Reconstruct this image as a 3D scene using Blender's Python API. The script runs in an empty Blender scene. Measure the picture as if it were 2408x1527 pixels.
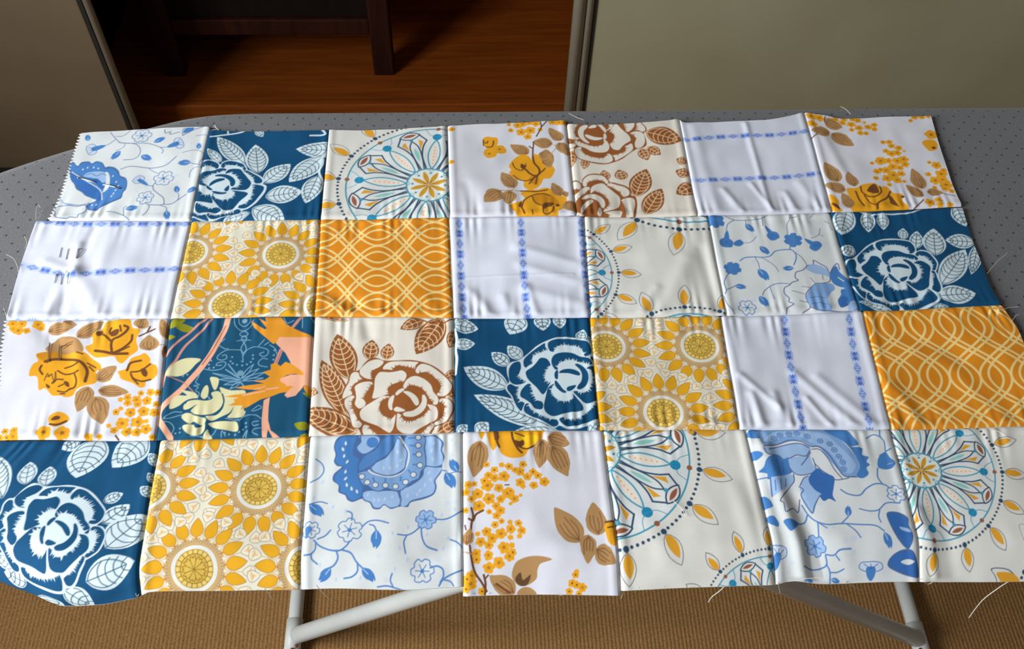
import bpy, bmesh, math, random
import numpy as np
from mathutils import Vector, Matrix

scene = bpy.context.scene
col = scene.collection
random.seed(7)
ZB = .90                      # height of the ironing board's top above the carpet

# ------------------------------------------------------------------ camera, world, light, exposure
def set_camera():
    p, y, r = .9379, .0798, .0459
    f = np.array([math.sin(y) * math.cos(p), math.cos(y) * math.cos(p), -math.sin(p)])
    rt = np.array([math.cos(y), -math.sin(y), 0]); up = np.cross(rt, f)
    c, s = math.cos(r), math.sin(r)
    a, b = c * rt + s * up, -s * rt + c * up
    cam = bpy.data.cameras.new('camera'); o = bpy.data.objects.new('camera', cam); col.objects.link(o)
    cam.sensor_fit = 'HORIZONTAL'; cam.sensor_width = 36; cam.lens = 2200 * 36 / 2408
    cam.clip_start = .02; cam.clip_end = 40
    M = Matrix(((a[0], b[0], -f[0], -.0443), (a[1], b[1], -f[1], -.6957), (a[2], b[2], -f[2], .6252 + ZB), (0, 0, 0, 1)))
    o.matrix_world = M
    scene.camera = o
set_camera()

world = bpy.data.worlds.new('world'); scene.world = world; world.use_nodes = True
bg = world.node_tree.nodes['Background']
bg.inputs['Color'].default_value = (1.0, .95, .93, 1); bg.inputs['Strength'].default_value = .13

win = bpy.data.lights.new('window_daylight', 'AREA'); win.shape = 'RECTANGLE'; win.size = 1.15; win.size_y = 1.15
win.energy = 90; win.color = (.93, .97, 1.0)
wo = bpy.data.objects.new('window_daylight', win); col.objects.link(wo)
wo.location = (-1.80, -.72, 1.66); wo.rotation_euler = (0, math.radians(-90), 0)

scene.view_settings.view_transform = 'Standard'; scene.view_settings.look = 'None'
scene.view_settings.gamma = 1; scene.view_settings.use_curve_mapping = False
scene.view_settings.exposure = .30

# ------------------------------------------------------------------ helpers
def lin(c):
    c = np.asarray(c, float) / 255
    return np.where(c <= .04045, c / 12.92, ((c + .055) / 1.055) ** 2.4)

def new_mat(name, rgb, rough=.6, metal=0, sheen=0):
    m = bpy.data.materials.new(name); m.use_nodes = True
    b = m.node_tree.nodes['Principled BSDF']
    b.inputs['Base Color'].default_value = (*lin(rgb), 1)
    b.inputs['Roughness'].default_value = rough; b.inputs['Metallic'].default_value = metal
    b.inputs['Sheen Weight'].default_value = sheen
    return m

def nd(m, t, **kw):
    n = m.node_tree.nodes.new(t)
    for k, v in kw.items(): setattr(n, k, v)
    return n
def lk(m, a, b): m.node_tree.links.new(a, b)

def noise_tint(m, rgb_a, rgb_b, scale, detail=3, bump=0, bump_scale=None, stretch=None, dist=.001):
    """two-tone noise into base colour, fine noise into bump"""
    b = m.node_tree.nodes['Principled BSDF']
    tc = nd(m, 'ShaderNodeTexCoord'); src = tc.outputs['Object']
    if stretch:
        mp = nd(m, 'ShaderNodeMapping'); mp.inputs['Scale'].default_value = stretch
        lk(m, src, mp.inputs['Vector']); src = mp.outputs['Vector']
    n = nd(m, 'ShaderNodeTexNoise'); n.inputs['Scale'].default_value = scale; n.inputs['Detail'].default_value = detail
    lk(m, src, n.inputs['Vector'])
    r = nd(m, 'ShaderNodeValToRGB')
    r.color_ramp.elements[0].position = .33; r.color_ramp.elements[1].position = .67
    r.color_ramp.elements[0].color = (*lin(rgb_a), 1); r.color_ramp.elements[1].color = (*lin(rgb_b), 1)
    lk(m, n.outputs['Fac'], r.inputs['Fac']); lk(m, r.outputs['Color'], b.inputs['Base Color'])
    if bump:
        n2 = nd(m, 'ShaderNodeTexNoise'); n2.inputs['Scale'].default_value = bump_scale or scale * 4
        lk(m, src, n2.inputs['Vector'])
        bp = nd(m, 'ShaderNodeBump'); bp.inputs['Strength'].default_value = bump; bp.inputs['Distance'].default_value = dist
        lk(m, n2.outputs['Fac'], bp.inputs['Height']); lk(m, bp.outputs['Normal'], b.inputs['Normal'])
    return m

def link(name, me, mat, parent=None, smooth=False):
    o = bpy.data.objects.new(name, me); col.objects.link(o)
    if mat: me.materials.append(mat)
    if smooth:
        me.polygons.foreach_set('use_smooth', np.ones(len(me.polygons), bool))
    if parent: o.parent = parent
    return o
def from_bm(name, bm, mat, parent=None, smooth=False):
    bmesh.ops.recalc_face_normals(bm, faces=bm.faces)
    me = bpy.data.meshes.new(name); bm.to_mesh(me); bm.free()
    return link(name, me, mat, parent, smooth)
def tag(o, label=None, cat=None, kind=None, group=None):
    if label: o['label'] = label
    if cat: o['category'] = cat
    if kind: o['kind'] = kind
    if group: o['group'] = group
    return o
def empty(name, loc=(0, 0, 0)):
    o = bpy.data.objects.new(name, None); col.objects.link(o); o.location = loc; o.empty_display_size = .05
    return o

def box(name, lo, hi, mat, parent=None, bevel=.003, seg=2):
    bm = bmesh.new(); bmesh.ops.create_cube(bm, size=1)
    lo, hi = Vector(lo), Vector(hi); c = (lo + hi) / 2; s = hi - lo
    for v in bm.verts: v.co = Vector((v.co.x * s.x, v.co.y * s.y, v.co.z * s.z)) + c
    if bevel: bmesh.ops.bevel(bm, geom=bm.edges[:], offset=min(bevel, min(s) * .45), segments=seg, affect='EDGES', profile=.5)
    if parent and parent.type == 'EMPTY':
        for v in bm.verts: v.co -= parent.location
    return from_bm(name, bm, mat, parent)

def tube(name, path, rad, mat, parent=None, n=16, caps=True):
    pts = [Vector(p) for p in path]
    if parent and parent.type == 'EMPTY': pts = [p - parent.location for p in pts]
    rad = rad if isinstance(rad, (list, tuple)) else [rad] * len(pts)
    bm = bmesh.new(); rings = []; side = None
    for i, p in enumerate(pts):
        t = (pts[min(i + 1, len(pts) - 1)] - pts[max(i - 1, 0)]).normalized()
        if side is None: side = t.orthogonal().normalized()
        side = (side - t * side.dot(t)).normalized(); up = t.cross(side)
        rings.append([bm.verts.new(p + (side * math.cos(2 * math.pi * k / n) + up * math.sin(2 * math.pi * k / n)) * rad[i]) for k in range(n)])
    for a, b in zip(rings, rings[1:]):
        for k in range(n): bm.faces.new((a[k], a[(k + 1) % n], b[(k + 1) % n], b[k]))
    if caps:
        bm.faces.new(rings[0][::-1]); bm.faces.new(rings[-1])
    return from_bm(name, bm, mat, parent, smooth=n > 8)

def grid_mesh(name, V):
    """a quad sheet from an (M, N, 3) array"""
    M, N = V.shape[:2]; me = bpy.data.meshes.new(name)
    me.vertices.add(M * N); me.vertices.foreach_set('co', V.reshape(-1).astype(np.float32))
    i = np.arange(M * N).reshape(M, N)
    q = np.stack([i[1:, :-1], i[1:, 1:], i[:-1, 1:], i[:-1, :-1]], -1).reshape(-1)
    nf = (M - 1) * (N - 1)
    me.loops.add(nf * 4); me.loops.foreach_set('vertex_index', q.astype(np.int32))
    me.polygons.add(nf); me.polygons.foreach_set('loop_start', np.arange(0, nf * 4, 4, dtype=np.int32))
    me.update(calc_edges=True)
    return me

#SURF-BEGIN
# ---- the cloth: each patch is a Coons surface over the flat cloth (metres), folded over the board's rim
def catmull(pts, n, closed=False):
    p = np.asarray(pts, float); k = len(p)
    if k == 2 and not closed:
        t = np.linspace(0, 1, n + 1)[:, None]
        return p[0] * (1 - t) + p[1] * t
    if closed:
        q = np.vstack([p[-1], p, p[0], p[1]]); m = k
    else:
        q = np.vstack([2 * p[0] - p[1], p, 2 * p[-1] - p[-2]]); m = k - 1
    t = (np.arange(n) / n)[:, None]; out = []
    for i in range(m):
        a, b, c, d = q[i], q[i + 1], q[i + 2], q[i + 3]
        out.append(.5 * (2 * b + (c - a) * t + (2 * a - 5 * b + 4 * c - d) * t ** 2 + (3 * b - a - 3 * c + d) * t ** 3))
    if not closed: out.append(p[-1:])
    return np.vstack(out)

def along(curve, t):
    d = np.r_[0, np.cumsum(np.hypot(*np.diff(curve, axis=0).T))]
    d /= d[-1]
    return np.stack([np.interp(t, d, curve[:, k]) for k in (0, 1)], -1)

BOARD_REAR, BOARD_FRONT, BOARD_NOSE, BOARD_TAIL = .031, -.432, -.62, .93
def board_outline():
    yc = (BOARD_REAR + BOARD_FRONT) / 2; h = (BOARD_REAR - BOARD_FRONT) / 2
    top = [(-.255, h), (-.31, h - .006), (-.36, h - .024), (-.42, h - .050), (-.48, h - .082), (-.55, h - .130), (-.60, h - .182), (-.617, .0)]
    left = catmull([(-.15, h)] + top, 5)[5:]
    low = left[::-1].copy(); low[:, 1] *= -1
    a = np.linspace(-math.pi / 2, math.pi / 2, 17); rr = .09
    right = np.r_[[(BOARD_TAIL - rr + rr * math.cos(t), -h + rr + rr * math.sin(t)) for t in a[:9]],
                  [(BOARD_TAIL - rr + rr * math.cos(t), h - rr + rr * math.sin(t)) for t in a[8:]]]
    o = np.vstack([left, low[1:], right]); o[:, 1] += yc
    return o          # counter-clockwise
OUT = board_outline()

def outside(x, y):
    """distance outside the board's rim (0 inside) and the outward normal"""
    P = np.stack([x.ravel(), y.ravel()], -1); A = OUT; B = np.roll(OUT, -1, 0)
    best = np.full(len(P), 1e9); nx = np.zeros((len(P), 2)); ins = np.zeros(len(P), bool)
    for a, b in zip(A, B):
        e = b - a; w = P - a
        t = np.clip((w @ e) / (e @ e), 0, 1); q = w - t[:, None] * e
        d = np.hypot(q[:, 0], q[:, 1]); m = d < best
        best[m] = d[m]; nx[m] = q[m] / np.maximum(d[m], 1e-9)[:, None]
        c = ((a[1] > P[:, 1]) != (b[1] > P[:, 1])) & (P[:, 0] < (b[0] - a[0]) * (P[:, 1] - a[1]) / (b[1] - a[1] + 1e-15) + a[0])
        ins ^= c
    d = np.where(ins, 0, best)
    return d.reshape(x.shape), nx[:, 0].reshape(x.shape), nx[:, 1].reshape(x.shape)

def fold(x, y):
    """flat cloth position -> 3D, hanging over the rim with a soft bend"""
    d, nx, ny = outside(x, y)
    k = np.clip((-.24 - x) / .11, 0, 1); k = k * k * (3 - 2 * k)
    k = k * np.clip((-.2 - y) / .1, 0, 1)
    th = np.radians(30 + 64 * k); R = .022 + .009 * k
    a = np.minimum(d / R, th); rest = d - a * R
    h = R * np.sin(a) + rest * np.cos(a); v = R * (1 - np.cos(a)) + rest * np.sin(a)
    return x - nx * d + nx * h, y - ny * d + ny * h, -v

def patch_flat(E, u, v):
    T, Bm, L, Rr = E
    t, b = along(T, u), along(Bm, u); l, r = along(L, v), along(Rr, v)
    U, V = np.meshgrid(u, v)
    U = U[..., None]; V = V[..., None]
    c00, c10, c01, c11 = T[0], T[-1], Bm[0], Bm[-1]
    return ((1 - V) * t[None] + V * b[None] + (1 - U) * l[:, None] + U * r[:, None]
            - ((1 - U) * (1 - V) * c00 + U * (1 - V) * c10 + (1 - U) * V * c01 + U * V * c11))
#SURF-END

# ------------------------------------------------------------------ cloth and print data (millimetres)
EDGES = {
 (0, 0): [[[-408.7,-6.7],[-367.1,-1.8],[-327.4,1.3],[-295.3,2.7],[-288.0,-0.4]],[[-412.3,-116.6],[-380.9,-117.4],[-349.4,-118.3],[-318.2,-119.2],[-287.9,-119.8]],[[-408.7,-6.7],[-408.9,-46.3],[-408.9,-87.1],[-412.3,-116.6]],[[-288.0,-0.4],[-287.9,-60.1],[-287.9,-119.8]]],
 (0, 1): [[[-288.0,-0.4],[-284.4,-2.9],[-237.7,-4.1],[-179.9,-3.6],[-176.3,-3.1]],[[-287.9,-119.8],[-258.6,-120.2],[-230.2,-120.3],[-202.1,-120.4],[-173.8,-120.3]],[[-288.0,-0.4],[-287.9,-60.1],[-287.9,-119.8]],[[-176.3,-3.1],[-175.0,-61.7],[-173.8,-120.3]]],
 (0, 2): [[[-176.3,-3.1],[-123.4,-2.5],[-61.1,0.9]],[[-173.8,-120.3],[-145.1,-120.1],[-116.2,-119.8],[-87.4,-119.4],[-58.7,-119.3]],[[-176.3,-3.1],[-175.0,-61.7],[-173.8,-120.3]],[[-61.1,0.9],[-59.9,-59.2],[-58.7,-119.3]]],
 (0, 3): [[[-60.7,0.9],[-32.4,3.6],[-3.2,4.5],[55.7,7.5]],[[-58.7,-119.3],[-30.0,-119.4],[-1.3,-119.6],[27.3,-120.0],[55.6,-120.3]],[[-60.7,0.9],[-59.7,-59.2],[-58.7,-119.3]],[[55.7,7.5],[55.7,-56.4],[55.6,-120.3]]],
 (0, 4): [[[56.2,1.9],[88.8,0.3],[126.9,1.6],[152.7,4.4],[168.4,6.7]],[[55.6,-120.3],[83.2,-120.7],[110.3,-121.2],[137.8,-121.6],[166.4,-121.7]],[[56.2,1.9],[55.9,-59.2],[55.6,-120.3]],[[168.4,6.7],[167.4,-57.5],[166.4,-121.7]]],
 (0, 5): [[[168.4,6.7],[173.1,1.7],[203.5,2.6],[236.3,4.0],[263.3,6.2],[296.1,15.8]],[[166.4,-121.7],[196.8,-121.5],[228.3,-121.1],[260.1,-120.4],[291.6,-119.5]],[[168.4,6.7],[167.4,-57.5],[166.4,-121.7]],[[296.1,15.8],[293.8,-51.8],[291.6,-119.5]]],
 (0, 6): [[[296.1,15.8],[317.3,11.8],[334.3,7.2],[377.3,8.6],[424.4,9.9]],[[291.6,-119.5],[322.4,-118.5],[353.0,-117.1],[383.6,-115.7],[414.2,-114.3]],[[296.1,15.8],[293.8,-51.8],[291.6,-119.5]],[[424.4,9.9],[419.1,-35.6],[415.4,-78.5],[414.2,-114.3]]],
 (1, 0): [[[-422.2,-116.4],[-388.1,-117.3],[-353.5,-118.3],[-319.7,-119.2],[-287.5,-119.8]],[[-419.6,-225.9],[-386.4,-226.2],[-352.9,-226.5],[-319.8,-226.8],[-287.9,-227.1]],[[-422.2,-116.4],[-423.6,-142.7],[-422.8,-176.1],[-419.6,-225.9]],[[-287.5,-119.8],[-287.7,-173.5],[-287.9,-227.1]]],
 (1, 1): [[[-287.5,-119.8],[-257.6,-120.2],[-229.4,-120.3],[-201.8,-120.4],[-173.8,-120.3]],[[-287.9,-227.1],[-257.5,-227.3],[-228.3,-227.4],[-199.5,-227.6],[-170.7,-228.1]],[[-287.5,-119.8],[-287.7,-173.5],[-287.9,-227.1]],[[-173.8,-120.3],[-172.2,-174.2],[-170.7,-228.1]]],
 (1, 2): [[[-173.8,-120.3],[-145.4,-120.1],[-117.1,-119.7],[-88.5,-119.4],[-59.4,-119.3]],[[-170.7,-228.1],[-141.8,-228.8],[-113.1,-229.9],[-84.5,-231.0],[-55.9,-232.0]],[[-173.8,-120.3],[-172.2,-174.2],[-170.7,-228.1]],[[-59.4,-119.3],[-57.7,-175.6],[-55.9,-232.0]]],
 (1, 3): [[[-59.4,-119.3],[-29.3,-119.4],[1.5,-119.7],[32.2,-120.0],[62.2,-120.4]],[[-55.9,-232.0],[-27.4,-232.7],[1.0,-233.4],[29.3,-234.0],[57.8,-234.5]],[[-59.4,-119.3],[-57.7,-175.6],[-55.9,-232.0]],[[62.2,-120.4],[60.0,-177.4],[57.8,-234.5]]],
 (1, 4): [[[62.2,-120.4],[91.0,-120.8],[119.1,-121.3],[147.0,-121.7],[175.0,-121.9]],[[57.8,-234.5],[86.5,-234.9],[115.2,-235.1],[144.0,-235.2],[172.7,-235.1]],[[62.2,-120.4],[60.0,-177.4],[57.8,-234.5]],[[175.0,-121.9],[173.8,-178.5],[172.7,-235.1]]],
 (1, 5): [[[175.0,-121.9],[203.1,-121.6],[231.1,-121.1],[259.5,-120.4],[288.8,-119.6]],[[172.7,-235.1],[201.0,-234.9],[229.0,-234.4],[257.4,-233.8],[286.4,-233.1]],[[175.0,-121.9],[173.8,-178.5],[172.7,-235.1]],[[288.8,-119.6],[287.6,-176.4],[286.4,-233.1]]],
 (1, 6): [[[288.8,-119.6],[319.3,-118.7],[350.8,-117.7],[382.6,-116.5],[414.2,-115.4]],[[286.4,-233.1],[316.5,-232.3],[347.4,-231.3],[378.5,-230.3],[409.4,-229.4]],[[288.8,-119.6],[287.6,-176.4],[286.4,-233.1]],[[414.2,-115.4],[411.0,-153.6],[409.2,-186.9],[407.2,-207.0],[409.4,-229.4]]],
 (2, 0): [[[-419.6,-225.9],[-386.4,-226.2],[-352.9,-226.5],[-319.8,-226.8],[-287.9,-227.1]],[[-400.9,-338.3],[-370.2,-339.1],[-339.3,-340.0],[-308.8,-340.8],[-278.9,-341.4]],[[-419.6,-225.9],[-414.0,-260.4],[-405.9,-297.2],[-400.9,-338.3]],[[-287.9,-227.1],[-283.4,-284.2],[-278.9,-341.4]]],
 (2, 1): [[[-287.9,-227.1],[-257.5,-227.3],[-228.1,-227.4],[-199.2,-227.6],[-170.4,-228.1]],[[-278.9,-341.4],[-250.0,-341.5],[-221.8,-341.5],[-193.9,-341.3],[-166.0,-341.2]],[[-287.9,-227.1],[-283.4,-284.2],[-278.9,-341.4]],[[-170.4,-228.1],[-168.2,-284.6],[-166.0,-341.2]]],
 (2, 2): [[[-170.4,-228.1],[-141.4,-228.9],[-112.6,-229.9],[-84.0,-231.0],[-55.6,-232.0]],[[-166.0,-341.2],[-138.2,-341.1],[-110.7,-340.9],[-83.1,-340.7],[-55.6,-340.7]],[[-170.4,-228.1],[-168.2,-284.6],[-166.0,-341.2]],[[-55.6,-232.0],[-55.6,-286.3],[-55.6,-340.7]]],
 (2, 3): [[[-55.6,-232.0],[-27.3,-232.7],[0.9,-233.4],[28.9,-234.0],[56.8,-234.5]],[[-55.6,-340.7],[-27.9,-340.8],[-0.3,-341.0],[27.3,-341.3],[54.8,-341.7]],[[-55.6,-232.0],[-55.6,-286.3],[-55.6,-340.7]],[[56.8,-234.5],[55.8,-288.1],[54.8,-341.7]]],
 (2, 4): [[[56.8,-234.5],[84.2,-234.9],[111.4,-235.2],[138.9,-235.3],[167.2,-235.2]],[[54.8,-341.7],[81.8,-342.1],[108.4,-342.6],[135.3,-343.2],[163.1,-343.9]],[[56.8,-234.5],[55.8,-288.1],[54.8,-341.7]],[[167.2,-235.2],[165.1,-289.6],[163.1,-343.9]]],
 (2, 5): [[[167.2,-235.2],[196.9,-234.9],[227.5,-234.4],[258.4,-233.8],[289.0,-233.0]],[[163.1,-343.9],[191.7,-344.8],[220.9,-345.8],[250.7,-346.8],[281.2,-347.4]],[[167.2,-235.2],[165.1,-289.6],[163.1,-343.9]],[[289.0,-233.0],[285.1,-290.2],[281.2,-347.4]]],
 (2, 6): [[[289.0,-233.0],[319.2,-232.2],[349.3,-231.3],[379.4,-230.3],[409.4,-229.4]],[[281.2,-347.4],[312.4,-347.6],[344.5,-347.4],[376.8,-347.0],[408.9,-346.8]],[[289.0,-233.0],[285.1,-290.2],[281.2,-347.4]],[[409.4,-229.4],[415.3,-257.7],[412.3,-302.2],[408.9,-346.8]]],
 (3, 0): [[[-404.3,-339.3],[-371.8,-339.9],[-339.1,-340.5],[-306.9,-341.0],[-276.1,-341.4]],[[-428.0,-462.0],[-370.0,-468.0],[-310.0,-466.0],[-272.8,-458.9]],[[-404.3,-339.3],[-437.0,-380.0],[-434.0,-420.0],[-428.0,-462.0]],[[-276.1,-341.4],[-274.4,-400.2],[-272.8,-458.9]]],
 (3, 1): [[[-276.1,-341.4],[-247.1,-341.5],[-219.6,-341.5],[-192.4,-341.3],[-164.8,-341.2]],[[-272.7,-458.3],[-261.0,-455.6],[-223.6,-456.5],[-163.1,-457.5]],[[-276.1,-341.4],[-274.4,-399.9],[-272.7,-458.3]],[[-164.8,-341.2],[-163.9,-399.4],[-163.1,-457.5]]],
 (3, 2): [[[-164.8,-341.2],[-136.1,-341.0],[-107.0,-340.9],[-78.0,-340.7],[-49.8,-340.7]],[[-163.1,-457.5],[-136.2,-457.5],[-92.1,-459.7],[-55.1,-458.9],[-51.0,-459.0]],[[-164.8,-341.2],[-163.9,-399.4],[-163.1,-457.5]],[[-49.8,-340.7],[-50.4,-399.8],[-51.0,-459.0]]],
 (3, 3): [[[-49.8,-340.7],[-22.5,-340.8],[4.1,-341.0],[30.6,-341.4],[57.4,-341.7]],[[-51.1,-465.4],[2.7,-465.9],[59.0,-468.2]],[[-49.8,-340.7],[-50.4,-403.0],[-51.1,-465.4]],[[57.4,-341.7],[58.2,-405.0],[59.0,-468.2]]],
 (3, 4): [[[57.4,-341.7],[84.6,-342.2],[112.0,-342.7],[139.6,-343.3],[167.4,-344.0]],[[59.2,-465.0],[102.1,-464.3],[169.1,-464.3]],[[57.4,-341.7],[58.3,-403.4],[59.2,-465.0]],[[167.4,-344.0],[168.2,-404.2],[169.1,-464.3]]],
 (3, 5): [[[167.4,-344.0],[195.0,-344.9],[222.6,-345.9],[250.8,-346.8],[280.2,-347.4]],[[169.1,-464.3],[182.9,-462.4],[206.1,-465.2],[245.0,-464.9],[273.2,-465.5]],[[167.4,-344.0],[168.2,-404.2],[169.1,-464.3]],[[280.2,-347.4],[276.7,-406.4],[273.2,-465.5]]],
 (3, 6): [[[280.2,-347.4],[311.2,-347.6],[343.6,-347.4],[376.4,-347.0],[408.9,-346.8]],[[273.2,-465.5],[313.5,-467.0],[354.8,-467.7],[387.8,-467.5]],[[280.2,-347.4],[276.7,-406.4],[273.2,-465.5]],[[408.9,-346.8],[393.7,-410.4],[387.8,-467.5]]],
}
SIZES = {(0,0):[123.1,114.7],(0,1):[113.3,118.3],(0,2):[115.2,118.7],(0,3):[115.5,124.0],(0,4):[111.7,125.3],(0,5):[128.3,132.0],(0,6):[126.1,130.1],(1,0):[133.3,108.5],(1,1):[115.5,107.6],(1,2):[114.6,110.3],(1,3):[117.7,113.5],(1,4):[113.9,113.8],(1,5):[113.8,113.4],(1,6):[124.3,113.9],(2,0):[126.9,114.3],(2,1):[115.2,113.9],(2,2):[112.7,111.0],(2,3):[111.4,108.0],(2,4):[109.4,108.0],(2,5):[120.0,111.7],(2,6):[124.1,116.5],(3,0):[142.2,126.2],(3,1):[110.6,116.7],(3,2):[113.6,117.3],(3,3):[108.7,125.6],(3,4):[109.9,121.8],(3,5):[108.6,119.3],(3,6):[121.7,120.5]}
PEONY = {'out':[372,528,410,465,461,413,514,414,568,438,662,443,769,440,863,460,944,493,1011,546,1065,611,1105,671,1112,718,1090,769,1049,803,1089,819,1119,866,1118,920,1097,977,1067,1022,1014,1048,971,1062,961,1084,922,1136,877,1194,819,1233,770,1221,736,1256,659,1254,570,1223,486,1184,415,1123,388,1071,350,1059,326,1010,308,943,284,897,260,844,246,783,246,737,263,683,287,633,298,567,326,535],'petals':[[[379,528,404,489,449,445,508,426,555,442,559,466,529,502,484,529,472,568,479,608,453,615,413,599,383,568],[0,0,0,0,0,0,0,1,1,1,0,0,0]],[[560,522,569,490,608,458,688,451,776,456,836,466,816,492,803,532,742,511,676,495,639,530,596,526],[0,0,0,0,0,0,0,1,1,1,1,0]],[[816,540,836,500,870,480,931,501,991,550,1045,606,1091,670,1101,710,1076,765,1036,791,989,783,990,756,1010,701,990,653,944,597,897,565,843,572,823,564],[0,0,0,0,0,0,0,0,0,0,0,1,1,1,1,1,1,0]],[[721,689,743,635,783,602,830,598,890,630,937,684,956,747,983,787,996,826,982,864,949,856,923,817,890,754,870,723,830,698,784,686,751,701,734,713],[0,0,0,0,0,0,0,0,0,0,1,1,1,1,1,1,1,0]],[[483,779,495,709,499,616,518,569,544,549,610,554,663,547,709,539,740,567,743,603,717,650,645,673,606,707,613,750,574,769,529,787,496,794],[0,0,0,0,0,0,0,0,0,0,1,1,1,1,0,0,0]],[[254,783,256,737,279,676,297,637,308,575,333,547,366,552,380,591,401,619,363,646,331,676,320,722,324,749,289,768],[0,0,0,0,0,0,0,0,1,1,1,1,0,0]],[[344,684,376,654,428,639,473,643,481,670,462,709,431,763,419,801,433,832,421,862,389,880,363,861,349,830,357,785,352,731],[0,0,0,0,1,1,1,1,0,0,0,0,0,0,0]],[[271,798,302,768,334,761,344,784,329,822,344,883,365,936,386,989,409,1020,400,1049,375,1060,343,1041,325,981,307,920,287,882,272,844],[0,0,0,1,1,1,1,1,0,0,0,0,0,0,0,0]],[[391,937,396,899,427,862,471,832,516,802,561,776,613,781,607,796,562,818,544,872,558,925,590,956,642,972,665,946,662,1003,650,1070,625,1099,586,1083,521,1037,437,998,405,975],[0,0,0,0,0,0,0,1,1,1,1,1,1,0,0,0,0,0,0,0,0]],[[678,946,691,939,713,958,746,997,798,998,877,954,923,894,910,863,956,871,982,895,992,941,981,994,922,1031,851,1074,792,1110,747,1109,702,1093,676,1055],[0,0,1,1,1,1,1,0,0,0,0,0,0,0,0,0,0,0]],[[1002,826,1023,811,1069,819,1102,858,1108,905,1087,966,1060,1011,1021,1033,981,1047,962,1032,981,1013,1021,972,1035,919,1035,873,1009,849],[0,0,0,0,0,0,0,0,0,0,1,1,1,1,1]],[[425,1031,470,1043,490,1073,536,1108,593,1124,683,1126,741,1116,757,1147,751,1191,723,1234,665,1232,582,1201,492,1162,421,1101],[0,1,1,1,1,1,1,0,0,0,0,0,0,0]],[[780,1147,818,1129,883,1082,935,1031,962,1039,955,1069,916,1117,870,1179,819,1211,783,1203,773,1169],[0,1,1,1,0,0,0,0,0,0,0]]],'cen':[[721,740,757,737,804,764,837,808,844,854,824,869,804,846,778,799,744,764],[870,777,890,777,906,824,896,886,857,938,798,968,740,963,723,940,746,925,798,914,844,877,867,831],[651,900,670,878,700,886,739,910,720,921,674,920],[653,774,647,820,638,866,641,900,622,900,608,865,611,812,633,777],[662,755,685,724,718,709,731,721,705,747,672,774]]}
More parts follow.
